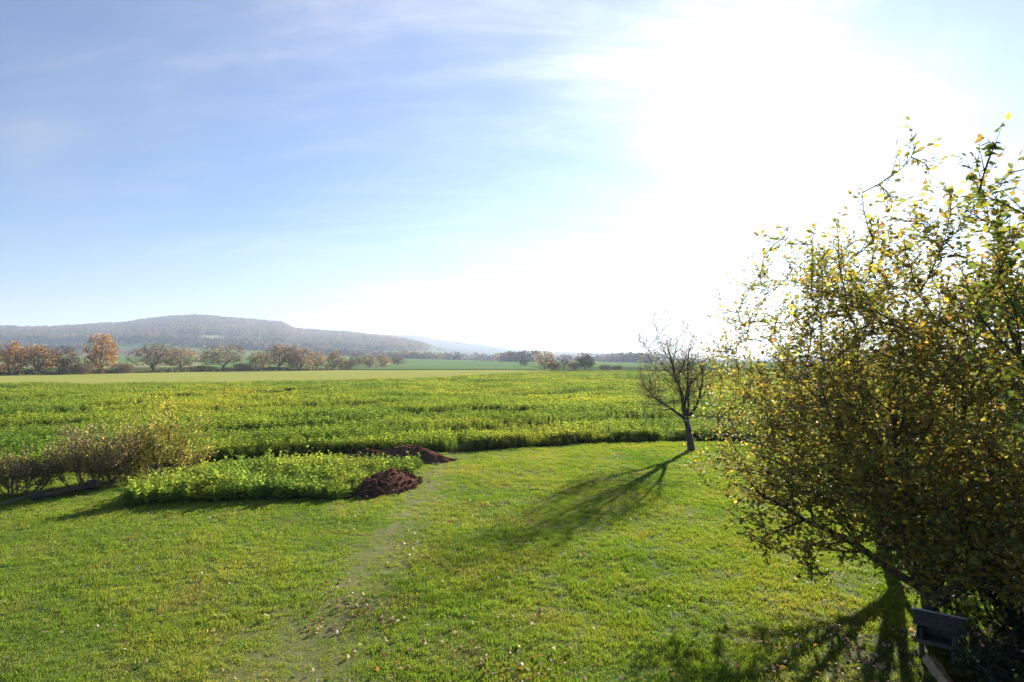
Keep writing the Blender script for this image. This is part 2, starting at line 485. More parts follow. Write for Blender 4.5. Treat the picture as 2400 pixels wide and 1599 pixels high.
sheet('field', ([(700, 862), (800, 857), (950, 855.5), (1200, 856), (1262, 864)], [(700, 867), (1262, 867)]),
      M['cereal2'], 0.25, 'blue green field behind the pale field', 'field')

# ------------------------------------------------------------------ instancing for uncountable plants
def proto_collection(name, meshes):
    c = bpy.data.collections.new(name)
    for k, me in enumerate(meshes):
        o = bpy.data.objects.new('%s_%02d' % (name, k), me)
        c.objects.link(o)
    return c
def scatter(name, pts, rot, scl, idx, coll, label, cat):
    me = bpy.data.meshes.new(name)
    n = len(pts)
    me.vertices.add(n); me.vertices.foreach_set('co', np.asarray(pts, np.float32).ravel())
    a = me.attributes.new('rot', 'FLOAT_VECTOR', 'POINT'); a.data.foreach_set('vector', np.asarray(rot, np.float32).ravel())
    scl = np.asarray(scl, np.float32)
    if scl.ndim == 1: scl = np.repeat(scl[:, None], 3, 1)
    a = me.attributes.new('scl', 'FLOAT_VECTOR', 'POINT'); a.data.foreach_set('vector', np.ascontiguousarray(scl).ravel())
    a = me.attributes.new('idx', 'INT', 'POINT'); a.data.foreach_set('value', np.asarray(idx, np.int32))
    o = obj(name, me)
    ng = bpy.data.node_groups.new(name + '_scatter', 'GeometryNodeTree')
    ng.interface.new_socket('Geometry', in_out='INPUT', socket_type='NodeSocketGeometry')
    ng.interface.new_socket('Geometry', in_out='OUTPUT', socket_type='NodeSocketGeometry')
    N, L = ng.nodes.new, ng.links.new
    gi = N('NodeGroupInput'); go = N('NodeGroupOutput')
    ci = N('GeometryNodeCollectionInfo'); ci.inputs['Collection'].default_value = coll
    ci.inputs['Separate Children'].default_value = True; ci.inputs['Reset Children'].default_value = True
    ip = N('GeometryNodeInstanceOnPoints')
    ip.inputs['Pick Instance'].default_value = True
    def na(nm, t):
        q = N('GeometryNodeInputNamedAttribute'); q.data_type = t; q.inputs['Name'].default_value = nm
        return q.outputs[0]
    er = N('FunctionNodeEulerToRotation')
    L(na('rot', 'FLOAT_VECTOR'), er.inputs[0])
    L(gi.outputs[0], ip.inputs['Points']); L(ci.outputs[0], ip.inputs['Instance'])
    L(na('idx', 'INT'), ip.inputs['Instance Index']); L(er.outputs[0], ip.inputs['Rotation']); L(na('scl', 'FLOAT_VECTOR'), ip.inputs['Scale'])
    L(ip.outputs[0], go.inputs[0])
    md = o.modifiers.new('scatter', 'NODES'); md.node_group = ng
    return tag(o, label, cat, kind='stuff')

rs = np.random.RandomState(11)
# --- grass tufts
def tuft_mesh(k, blades, rad, h, w):
    r = np.random.RandomState(100 + k)
    V, F, C = [], [], []
    for i in range(blades):
        a = r.rand() * 6.283; q = rad * math.sqrt(r.rand())
        bx, by = q * math.cos(a), q * math.sin(a)
        hh = h * r.uniform(0.55, 1.15); lean = r.uniform(0.1, 0.9) * hh; la = r.rand() * 6.283
        wx, wy = math.cos(la + 1.57) * w, math.sin(la + 1.57) * w
        mx, my = bx + math.cos(la) * lean * 0.35, by + math.sin(la) * lean * 0.35
        tx, ty = bx + math.cos(la) * lean, by + math.sin(la) * lean
        s = len(V)
        V += [(bx - wx, by - wy, -0.01), (bx + wx, by + wy, -0.01), (mx + wx * .8, my + wy * .8, hh * .62), (mx - wx * .8, my - wy * .8, hh * .62), (tx, ty, hh)]
        F += [(s, s + 1, s + 2), (s, s + 2, s + 3), (s + 3, s + 2, s + 4)]
        dry = r.rand() < 0.05
        c = (1.9, 1.25, 1.6) if dry else (r.uniform(0.75, 1.2), r.uniform(0.85, 1.15), r.uniform(0.8, 1.2))
        C += [c] * 5
    return mk_mesh('grass_tuft', np.array(V), np.array(F), [M['grass']], False, np.array(C))
def lawn_grass():
    coll = proto_collection('grass_tufts', [tuft_mesh(k, 56, 0.13, h, 0.0032) for k, h in enumerate((0.026, 0.032, 0.040, 0.050))])
    P = []
    for y0, y1, dens, s in ((4.5, 10, 130, 0.85), (10, 16, 100, 1.0), (16, 22, 75, 1.1), (22, 31, 55, 1.25)):
        n = int(dens * (y1 - y0) * 2 * (y1 * 0.86 + 1.5))
        x = rs.uniform(-(y1 * 0.86 + 1.5), y1 * 0.86 + 1.5, n); y = rs.uniform(y0, y1, n)
        P.append(np.column_stack([x, y, np.full(n, s)]))
    P = np.concatenate(P)
    P = P[np.abs(P[:, 0]) < P[:, 1] * 0.86 + 1.5]
    P = P[P[:, 1] < edge_y(P[:, 0]) + 0.1]
    XY = P[:, :2]
    d = seg_dist(XY, TRACK)
    wear = np.clip(1 - d / (0.8 + 0.5 * fbm(XY[:, 0], XY[:, 1], 1.5, 4)), 0, 1)
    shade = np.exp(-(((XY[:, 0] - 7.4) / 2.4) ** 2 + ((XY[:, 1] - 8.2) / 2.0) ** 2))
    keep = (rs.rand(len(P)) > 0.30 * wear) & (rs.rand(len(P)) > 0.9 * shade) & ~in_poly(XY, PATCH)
    P = P[keep]; XY = P[:, :2]; wear = wear[keep]
    lum = fbm(XY[:, 0], XY[:, 1], 0.7, 14)
    sc = P[:, 2] * (0.62 + 0.8 * lum) * (1 - 0.35 * wear)
    n = len(P)
    idx = np.clip((fbm(XY[:, 0], XY[:, 1], 2.0, 31) * 4 + rs.normal(0, .8, n)), 0, 3.99).astype(int)
    sz = sc * rs.uniform(0.75, 1.2, n)
    z = lawn_z(XY[:, 0], XY[:, 1]) - 0.004
    rot = np.column_stack([rs.normal(0, .12, n), rs.normal(0, .12, n), rs.uniform(0, 6.283, n)])
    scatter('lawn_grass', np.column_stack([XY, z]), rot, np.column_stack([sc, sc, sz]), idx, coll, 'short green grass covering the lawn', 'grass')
    print('tufts', n)
lawn_grass()

# --- mustard plants
def blade_leaf(V, F, C, base, d, up, L_, W_, col, curl=0.25):
    """folded pointed leaf of four faces"""
    s = d.cross(up)
    if s.length < 1e-4: s = Vector((1, 0, 0))
    s.normalize(); n = s.cross(d).normalized()
    k = len(V)
    p1 = base + d * (L_ * .45) - n * (L_ * .02); p2 = base + d * L_ - n * (L_ * curl)
    V += [base[:], (p1 + s * W_ + n * W_ * .35)[:], p1[:], (p1 - s * W_ + n * W_ * .35)[:], p2[:]]
    F += [(k, k + 1, k + 2), (k, k + 2, k + 3), (k + 1, k + 4, k + 2), (k + 2, k + 4, k + 3)]
    C += [col] * 5
def mustard_mesh(k, n, h, spread, L_, mat='mustard'):
    r = random.Random(300 + k)
    V, F, C = [], [], []
    stems = max(1, n // 10)
    for s_ in range(stems):
        a = r.random() * 6.283; q = spread * math.sqrt(r.random())
        bx, by = q * math.cos(a), q * math.sin(a)
        lean = Vector((r.uniform(-.12, .12), r.uniform(-.12, .12), 1)).normalized()
        hh = h * r.uniform(0.75, 1.08)
        sk = len(V)
        V += [(bx - .006, by, 0), (bx + .006, by, 0), (bx + lean.x * hh, by + lean.y * hh, hh)]
        F += [(sk, sk + 1, sk + 2)]
        C += [(0.9, 0.9, 0.8)] * 3
        for i in range(10):
            t = 0.12 + 0.88 * (i + r.random()) / 10
            az = i * 2.4 + r.random()
            up_ = r.uniform(0.25, 0.9) + 0.5 * t
            d = Vector((math.cos(az), math.sin(az), up_)).normalized()
            ll = L_ * (1.25 - 0.6 * t) * r.uniform(.7, 1.2)
            g = r.uniform(.8, 1.15)
            young = 0.85 + 0.45 * t
            blade_leaf(V, F, C, Vector((bx, by, 0)) + lean * hh * t * 0.96, d, Vector((0, 0, 1)), ll, ll * .26, (g * young * r.uniform(.9, 1.15), g * (0.92 + 0.15 * t), g * .9), r.uniform(.1, .5))
    return mk_mesh('mustard_plant', np.array(V), np.array(F), [M[mat]], False, np.array(C))
mus = [mustard_mesh(0, 10, .66, .02, .20), mustard_mesh(1, 20, .74, .10, .18), mustard_mesh(2, 20, .58, .10, .20), mustard_mesh(3, 10, .85, .02, .17),
       mustard_mesh(4, 60, .66, .42, .26), mustard_mesh(5, 70, .72, .50, .28), mustard_mesh(6, 60, .58, .45, .27)]
MUS = proto_collection('mustard_plants', mus)
M['mustard_bed'] = plant_mat('young_mustard_leaf', (0.120, 0.235, 0.050), (0.190, 0.295, 0.055), (0.290, 0.350, 0.060), 0.60, 1.8, 0.01, 0.5, 0.07)
BED = proto_collection('bed_plants', [mustard_mesh(20, 10, .60, .02, .21, 'mustard_bed'), mustard_mesh(21, 20, .70, .09, .20, 'mustard_bed'), mustard_mesh(22, 20, .52, .09, .23, 'mustard_bed'), mustard_mesh(23, 10, .95, .02, .18, 'mustard_bed')])
GAPS = [[(0, 968), (193, 957), (310, 945)], [(399, 931), (520, 926), (709, 911)], [(-60, 1030), (150, 1016)], [(-40, 995), (160, 985)], [(963, 1008), (1173, 991), (1495, 975), (1800, 966)],
        [(430, 1006), (620, 998), (840, 982)], [(620, 1030), (860, 1014), (960, 1008)], [(690, 975), (760, 973)], [(980, 960), (1090, 955), (1200, 957)], [(480, 960), (700, 948), (900, 940)],
        [(1500, 950), (1750, 940)], [(1230, 925), (1420, 915)], [(-20, 938), (200, 925), (420, 918)]]
def field_crop():
    P = []
    for y0, y1, dens, big in ((24, 32, 26, 0), (32, 42, 15, 0), (42, 62, 9, 0), (36, 70, 1.6, 1), (62, 105, 3.0, 1), (105, 215, 1.15, 1)):
        w = 0.88 * y1 + 2
        n = int(dens * (y1 - y0) * 2 * w)
        x = rs.uniform(-w, w, n); y = rs.uniform(y0, y1, n)
        P.append(np.column_stack([x, y, np.full(n, big), np.full(n, 1.0 if y1 < 70 else (1.15 if y1 < 110 else 1.6))]))
    for ua, ub, nn in ((440, 1072, 700), (1092, 1245, 300), (1288, 1402, 210), (1450, 1560, 210), (1600, 1760, 200), (-100, 440, 300)):
        q = np.array([px(a_, np.interp(a_, [-200, 150, 430, 600, 860, 1074, 1173, 1288, 1395, 1498, 1700], [1128, 1112, 1096, 1075, 1067, 1063, 1057, 1049, 1041, 1040, 1034]))[:2] for a_ in rs.uniform(ua, ub, nn)])
        q[:, 1] += .9 + rs.uniform(0, .9, nn)
        P.append(np.column_stack([q, np.zeros(nn), np.full(nn, 1.02)]))
    P = np.concatenate(P)
    P = P[np.abs(P[:, 0]) < .86 * P[:, 1] + 2]
    X, Y = P[:, 0], P[:, 1]
    ufar = az_px(X, Y)
    vfar = np.interp(ufar, [p[0] for p in MFAR], [p[1] for p in MFAR])
    yfar = (CAM_H - 0.65) * FPX / (vfar - 846)
    keep = (Y > edge_y(X) + 0.25 + 0.5 * fbm(X, Y, 1.2, 3)) & (Y < yfar)
    gap = np.zeros(len(P))
    for k, g in enumerate(GAPS):
        ln = poly(g, 0.45)
        wd = 0.045 * Y + 0.4
        gap = np.maximum(gap, (1 - seg_dist(P[:, :2], ln) / wd) * (0.55 + 0.9 * vnoise(X, Y, 2.2, 40 + k)))
    # small gap where the worn track meets the field
    gap = np.maximum(gap, 1.4 * (1 - seg_dist(P[:, :2], poly([(1079, 1062), (1083, 1040)])) / 0.4))
    keep &= rs.rand(len(P)) > np.clip(gap * 1.5, 0, 0.97)
    P = P[keep]; X, Y = P[:, 0], P[:, 1]; gap = gap[keep]
    n = len(P)
    band = fbm(X * 0.22 + Y * 0.08, Y, 3.0, 50)
    hgt = 0.55 + 0.60 * fbm(X, Y, 5, 44, 2) + 0.6 * (band - 0.5) - 0.40 * np.clip(gap, 0, 1)
    hgt *= rs.uniform(.85, 1.15, n)
    hgt *= np.where(az_px(X, Y) > 1080, .50, .75) * (1 - sstep(0, 3.0, Y - edge_y(X))) + sstep(0, 3.0, Y - edge_y(X))
    hgt = np.where(P[:, 3] == 1.02, rs.uniform(.62, .95, n), hgt)      # unthinned clumps along the very edge
    idx = np.where(P[:, 2] > 0, rs.randint(4, 7, n), rs.randint(0, 4, n))
    sw = P[:, 3] * rs.uniform(.85, 1.15, n)
    far = np.where(P[:, 3] > 1.5, 0.95, 1.0)
    rot = np.column_stack([rs.normal(0, .08, n), rs.normal(0, .08, n), rs.uniform(0, 6.283, n)])
    scatter('field_crop', np.column_stack([X, Y, np.full(n, 0.0)]), rot, np.column_stack([sw, sw, hgt * far]), idx, MUS, 'dense yellow green mustard crop filling the field beyond the lawn', 'crop')
    print('crop', n)
field_crop()
def mustard_patch():
    n = 2600
    lo, hi = PATCH.min(0), PATCH.max(0)
    P = np.column_stack([rs.uniform(lo[0], hi[0], n), rs.uniform(lo[1], hi[1], n)])
    P = P[in_poly(P, PATCH)]
    n = len(P)
    hgt = (0.38 + 0.80 * fbm(P[:, 0], P[:, 1], 0.9, 61)) * rs.uniform(.8, 1.2, n)
    right = sstep(-7.5, -5.0, P[:, 0]) * 0.25
    hgt *= 1 - right
    sw = rs.uniform(.85, 1.25, n)
    rot = np.column_stack([rs.normal(0, .12, n), rs.normal(0, .12, n), rs.uniform(0, 6.283, n)])
    scatter('mustard_patch', np.column_stack([P, lawn_z(P[:, 0], P[:, 1])]), rot, np.column_stack([sw, sw, hgt]), rs.choice(4, n, p=[.3, .3, .3, .1]), BED, 'bed of tall leafy mustard beside the dark soil heaps', 'plants')
    print('patch', n)
mustard_patch()

# ------------------------------------------------------------------ trees and shrubs: branch grower
def rv(r):
    while True:
        v = Vector((r.uniform(-1, 1), r.uniform(-1, 1), r.uniform(-1, 1)))
        if 0.01 < v.length < 1: return v.normalized()
class Grower:
    def __init__(s, seed, inside=None):
        s.r = random.Random(seed); s.br = []; s.inside = inside
    def branch(s, p, d, length, r0, level, P, free=False):
        r = s.r
        st = P['step'][min(level, len(P['step']) - 1)]
        n = max(2, int(length / st)); st = length / n
        pts = [p.copy()]; d = d.normalized(); entered = level >= 2 and s.inside is not None and s.inside(p)
        wander = P['wander'][min(level, len(P['wander']) - 1)]; trop = P['up'][min(level, len(P['up']) - 1)]
        for i in range(n):
            d = (d + rv(r) * wander + Vector((0, 0, 1)) * trop).normalized()
            p = p + d * st
            if level >= 1 and not free and s.inside is not None:
                if s.inside(p): entered = True
                elif entered and i > 0: break
            pts.append(p.copy())
        m = len(pts)
        tip = P['tip'][min(level, len(P['tip']) - 1)]
        rad = [r0 * (1 - (1 - tip) * i / (m - 1)) for i in range(m)]
        s.br.append((level, pts, rad))
        if level + 1 < P['levels'] + 1 and level < P['levels']:
            ln = (m - 1) * st
            k = max(0, int(P['n'][level] * max(0.35, ln / max(length, 1e-6)) + r.random()))
            az = r.random() * 6.283
            for c in range(k):
                t = P['t0'][level] + (1 - P['t0'][level]) * (c + r.random()) / k
                t = min(t, 0.98)
                f = t * (m - 1); i = min(int(f), m - 2); q = pts[i].lerp(pts[i + 1], f - i)
                bd = (pts[i + 1] - pts[i]).normalized()
                az += 2.4 + r.uniform(-.4, .4)
                a = bd.orthogonal().normalized(); b = bd.cross(a)
                side = a * math.cos(az) + b * math.sin(az)
                ang = R(r.uniform(*P['ang'][level]))
                cd = bd * math.cos(ang) + side * math.sin(ang)
                cl = P['len'][level] * r.uniform(.6, 1.2) * (1.15 - 0.55 * t)
                rr = min(rad[i] * 0.8, P['rad'][level] * r.uniform(.7, 1.2))
                s.branch(q, cd, cl, rr, level + 1, P, free)
    def nodes(s, lv=(1, 2)):
        A, D, RR = [], [], []
        for l, pts, rad in s.br:
            if l in lv:
                for i in range(1, len(pts)):
                    A.append(pts[i][:]); D.append((pts[i] - pts[i - 1]).normalized()[:]); RR.append(rad[i])
        return A, D, RR
    def reach(s, q, A, D, RR, P, r0, up=.35, hw=1.0):
        """a side branch from the nearest wood to the point q, with its own twigs"""
        a = np.array(A); d = np.linalg.norm((a - np.array(q[:])) * np.array([hw, hw, 1.0]), axis=1)
        d = d + 0.5 * np.maximum(0, a[:, 2] - q.z)              # wood prefers to rise
        i = int(np.argmin(d)); st = Vector(A[i]); ln = (q - st).length
        if ln < .08: return
        c = st.lerp(q, .5) + Vector(D[i]) * ln * .22 + Vector((0, 0, -up * ln * .35)) + rv(s.r) * ln * .08
        if hw > 1: c = Vector((st.x + (q.x - st.x) * .8, st.y + (q.y - st.y) * .8, st.z + .30 * (q.z - st.z)))
        n = max(3, int(ln / .14)); pts = []
        for k in range(n + 1):
            t = k / n; pts.append(st * (1 - t) ** 2 + c * 2 * t * (1 - t) + q * t * t + (rv(s.r) * .012 if 0 < k else Vector((0, 0, 0))))
        ra = max(min(RR[i] * .9, r0 * (.5 + .6 * ln)), P.get('rmin', .006)); rad = [ra * (1 - .5 * k / n) for k in range(n + 1)]
        s.br.append((2, pts, rad))
        for k in range(1, n + 1):
            A.append(pts[k][:]); D.append((pts[k] - pts[k - 1]).normalized()[:]); RR.append(rad[k])
        m = int(P['n'][2] * max(.6, min(1.6, ln)) + s.r.random()); az = s.r.random() * 6.28
        for k in range(m):
            t = .15 + .85 * (k + s.r.random()) / m; f = min(t * n, n - .01); j = int(f); b0 = pts[j].lerp(pts[j + 1], f - j)
            bd = (pts[j + 1] - pts[j]).normalized(); az += 2.4
            x = bd.orthogonal().normalized(); y = bd.cross(x); an = R(s.r.uniform(*P['ang'][2]))
            s.branch(b0, bd * math.cos(an) + (x * math.cos(az) + y * math.sin(az)) * math.sin(an), P['len'][2] * s.r.uniform(.6, 1.25), max(min(rad[j] * .8, P['rad'][2]), P.get('rmin', .006) * .6), 3, P)
    def fill(s, n, els, P, start, r0=.02, zmin=.35):
        pts = []
        w = [e[1] * e[2] * e[3] for e in els]
        while len(pts) < n:
            e = s.r.choices(els, w)[0]; v = rv(s.r) * s.r.random() ** .27
            q = Vector((e[0][0] + v.x * e[1], e[0][1] + v.y * e[2], e[0][2] + v.z * e[3]))
            if s.inside(q) and q.z > zmin: pts.append(q)
        pts.sort(key=lambda q: (q - start).length)
        A, D, RR = s.nodes()
        for q in pts: s.reach(q, A, D, RR, P, r0)
def tube_mesh(branches, sides, name, mat, base=Vector((0, 0, 0)), minr=0.0):
    VV, FF = [], []; off = 0
    for lv, pts, rad in branches:
        k = sides[min(lv, len(sides) - 1)]
        A = np.array([p[:] for p in pts]) - np.array(base[:]); m = len(A)
        T = np.gradient(A, axis=0); T /= np.linalg.norm(T, axis=1)[:, None] + 1e-9
        ref = np.array([0, 0, 1.0]) if abs(T[0, 2]) < .9 else np.array([1.0, 0, 0])
        U = np.cross(T, ref); U /= np.linalg.norm(U, axis=1)[:, None] + 1e-9
        W_ = np.cross(T, U)
        th = np.arange(k) * 2 * np.pi / k
        rr = np.maximum(np.array(rad), minr)[:, None, None]
        ring = A[:, None, :] + rr * (np.cos(th)[None, :, None] * U[:, None, :] + np.sin(th)[None, :, None] * W_[:, None, :])
        VV.append(ring.reshape(-1, 3))
        i, j = np.meshgrid(np.arange(m - 1), np.arange(k), indexing='ij')
        a = off + i * k + j; b = off + i * k + (j + 1) % k
        FF.append(np.stack([a, b, b + k, a + k], -1).reshape(-1, 4))
        off += m * k
    return mk_mesh(name, np.concatenate(VV), np.concatenate(FF), [mat], True)
# leaf template: seven points, folded along the midrib, tip bent down
LT = np.array([(0, 0, 0), (-.30, .32, .07), (-.26, .68, .03), (0, 1.0, -.12), (.26, .68, .03), (.30, .32, .07), (0, .5, -.03)])
LTF = np.array([(0, 6, 1), (1, 6, 2), (2, 6, 3), (3, 6, 4), (4, 6, 5), (5, 6, 0)])
LT4 = np.array([(0, 0, 0), (-.32, .5, .06), (0, 1.0, -.06), (.32, .5, .06)])
LT4F = np.array([(0, 3, 1), (1, 3, 2)])
def leaf_frames(n, r, dirs, droop=0.35, flat=0.6):
    """orthonormal frames: y along the leaf, z its upper side"""
    D = np.array(dirs, float) + r.normal(0, .35, (n, 3)); D[:, 2] -= droop * r.rand(n)
    D /= np.linalg.norm(D, axis=1)[:, None] + 1e-9
    Z = np.column_stack([r.normal(0, flat, n), r.normal(0, flat, n), np.ones(n)])
    Xa = np.cross(D, Z); Xa /= np.linalg.norm(Xa, axis=1)[:, None] + 1e-9
    Za = np.cross(Xa, D)
    return Xa, D, Za
def leaves_geo(pos, fr, size, cols, quad=False):
    T, TF = (LT4, LT4F) if quad else (LT, LTF)
    Xa, Ya, Za = fr; n = len(pos); k = len(T)
    V = pos[:, None, :] + size[:, None, None] * (T[None, :, 0:1] * Xa[:, None, :] + T[None, :, 1:2] * Ya[:, None, :] + T[None, :, 2:3] * Za[:, None, :])
    F = (np.arange(n)[:, None, None] * k + TF[None]).reshape(-1, 3)
    return V.reshape(-1, 3), F, np.repeat(cols, k, 0)
def twig_points(branches, minlevel, spacing, r, skip=0.12):
    P, D = [], []
    for lv, pts, rad in branches:
        if lv < minlevel: continue
        A = np.array([p[:] for p in pts]); sg = np.linalg.norm(np.diff(A, axis=0), axis=1); ln = sg.sum()
        n = int(ln / spacing)
        if n < 1: continue
        t = skip * ln + (1 - skip) * ln * (np.arange(n) + r.rand(n)) / n
        cum = np.concatenate([[0], np.cumsum(sg)])
        i = np.clip(np.searchsorted(cum, t) - 1, 0, len(sg) - 1)
        f = (t - cum[i]) / (sg[i] + 1e-9)
        q = A[i] + (A[i + 1] - A[i]) * f[:, None]
        d = (A[i + 1] - A[i]) / (sg[i][:, None] + 1e-9)
        az = r.rand(n) * 6.283
        ref = np.column_stack([np.cos(az), np.sin(az), r.uniform(-.2, .5, n)])
        P.append(q); D.append(d * 0.5 + ref)
        P.append(A[-1:]); D.append((A[-1:] - A[-2:-1]) / (sg[-1] + 1e-9))
    return np.concatenate(P), np.concatenate(D)
def pick_colors(n, r, pal):
    w = np.array([p[0] for p in pal], float); w /= w.sum()
    C = np.array([p[1] for p in pal])[r.choice(len(pal), n, p=w)]
    return C * r.uniform(.75, 1.3, (n, 1)) * r.uniform(.92, 1.08, (n, 3))
PAL_APPLE = [(32, (.125, .140, .030)), (28, (.210, .205, .036)), (18, (.310, .245, .042)), (8, (.40, .27, .045)), (4, (.28, .14, .04)), (10, (.19, .125, .055))]
PAL_PEAR = [(52, (.085, .115, .022)), (28, (.16, .165, .028)), (14, (.28, .21, .035)), (6, (.26, .14, .035))]
PAL_SPARSE = [(30, (.14, .13, .05)), (30, (.23, .17, .06)), (20, (.14, .09, .05)), (20, (.28, .21, .05))]
def ellipsoids(els, seed=0):
    def f(p):
        w = 1 + 0.16 * math.sin(p.x * 2.3 + seed) * math.sin(p.y * 2.1 + seed * 2) + 0.13 * math.sin(p.z * 3.1 + seed * 3 + p.x * 1.7)
        for c, rx, ry, rz in els:
            if ((p.x - c[0]) / rx) ** 2 + ((p.y - c[1]) / ry) ** 2 + ((p.z - c[2]) / rz) ** 2 < w: return True
        return False
    return f

def leaf_meshes(tag_, pal, mat, n=10):
    r = np.random.RandomState(77); out = []
    for k in range(n):
        c = pick_colors(1, r, pal)
        T = LT.copy(); T[:, 2] *= r.uniform(.4, 2.0); T[:, 0] *= r.uniform(.85, 1.2)
        out.append(mk_mesh('leaf', T, LTF, [mat], True, np.repeat(c, len(T), 0)))
    return out
def screen(P):
    v = P - np.array([0, 0, CAM_H])
    y = v[:, 1] * math.cos(PITCH) + v[:, 2] * math.sin(PITCH); z = -v[:, 1] * math.sin(PITCH) + v[:, 2] * math.cos(PITCH)
    return 1200 + FPX * v[:, 0] / np.maximum(y, .01), 799.5 - FPX * z / np.maximum(y, .01), y
def dress(root, base, branches, minlevel, spacing, size, pal, mat, seed, n_single=0, droop=.35, sets=None, quad=False, thin=None):
    """leaves of a tree: the ones that show largest are parts of their own, the rest one part"""
    r = np.random.RandomState(seed)
    P, D = twig_points(branches, minlevel, spacing, r)
    if thin is not None:
        k = thin(P, r); P, D = P[k], D[k]
    n = len(P)
    P = P + r.normal(0, .012, (n, 3))
    fr = leaf_frames(n, r, D, droop)
    sz = size * r.uniform(.6, 1.25, n)
    C = pick_colors(n, r, pal)
    single = np.zeros(n, bool)
    if n_single:
        u, v, y = screen(P)
        vis = (u > 5) & (u < 2395) & (v > 5) & (v < 1594) & (y > .5)
        sc = np.where(vis, sz / y, -1)
        order = np.argsort(-sc)[:n_single]
        single[order[sc[order] > 0]] = True
        for q in np.nonzero(single)[0]:
            o = bpy.data.objects.new('leaf', sets[q % len(sets)])
            m = Matrix(((fr[0][q, 0], fr[1][q, 0], fr[2][q, 0], 0), (fr[0][q, 1], fr[1][q, 1], fr[2][q, 1], 0), (fr[0][q, 2], fr[1][q, 2], fr[2][q, 2], 0), (0, 0, 0, 1)))
            o.matrix_basis = Matrix.Translation(Vector(P[q]) - base) @ m @ Matrix.Scale(float(sz[q]), 4)
            COL.objects.link(o); o.parent = root
    k = ~single
    V, F, CC = leaves_geo(P[k] - np.array(base[:]), (fr[0][k], fr[1][k], fr[2][k]), sz[k], C[k], quad)
    o = obj('foliage', mk_mesh('foliage', V, F, [mat], False, CC), root)
    o['kind'] = 'stuff'
    print(root.name, 'leaves', n, 'branches', len(branches), [sum(1 for b in branches if b[0] == q) for q in range(4)])
    return P

def apple_fruit_mesh():
    V, F = [], []; nr, ns = 7, 10
    for i in range(nr + 1):
        t = math.pi * i / nr; rr = math.sin(t) * (1 + .12 * math.cos(t)); z = math.cos(t) * .92 - 0.28 * math.exp(-(rr / .25) ** 2) * (1 if t < 1.5 else -0.6)
        for j in range(ns): a = 6.283 * j / ns; V.append((rr * math.cos(a), rr * math.sin(a), z))
    for i in range(nr):
        for j in range(ns): F.append((i * ns + j, (i + 1) * ns + j, (i + 1) * ns + (j + 1) % ns, i * ns + (j + 1) % ns))
    m, nt = new_mat('apple_skin'); b = NB(nt)
    c = b.ramp(b.noise(9, 4, vec=b.pos()), [(0.35, (.30, .035, .022)), (0.62, (.36, .13, .04))])
    d = b.n('ShaderNodeBsdfPrincipled'); b.l(c, d.inputs['Base Color']); d.inputs['Roughness'].default_value = .35; b.out(d.outputs[0])
    return mk_mesh('apple', np.array(V), np.array(F), [m], True)
APPLE = apple_fruit_mesh()
M['twig'] = bark_mat('twig_bark', (0.05, 0.036, 0.028), (0.12, 0.09, 0.07), 20)

def tree_parts(root, base, G, sides, bark, trunk_levels=1):
    t = [b for b in G.br if b[0] == 0]; limbs = [b for b in G.br if b[0] == 1]; tw = [b for b in G.br if b[0] >= 2]
    obj('trunk', tube_mesh(t, sides, 'trunk', bark, base), root)
    if limbs: 
        if len(limbs) <= 14:
            for l in limbs: obj('limb', tube_mesh([l], sides, 'limb', bark, base), root)
        else: obj('limbs', tube_mesh(limbs, sides, 'limbs', bark, base), root)['kind'] = 'stuff'
    if tw: obj('twigs', tube_mesh(tw, sides, 'twigs', M['twig'], base), root)['kind'] = 'stuff'

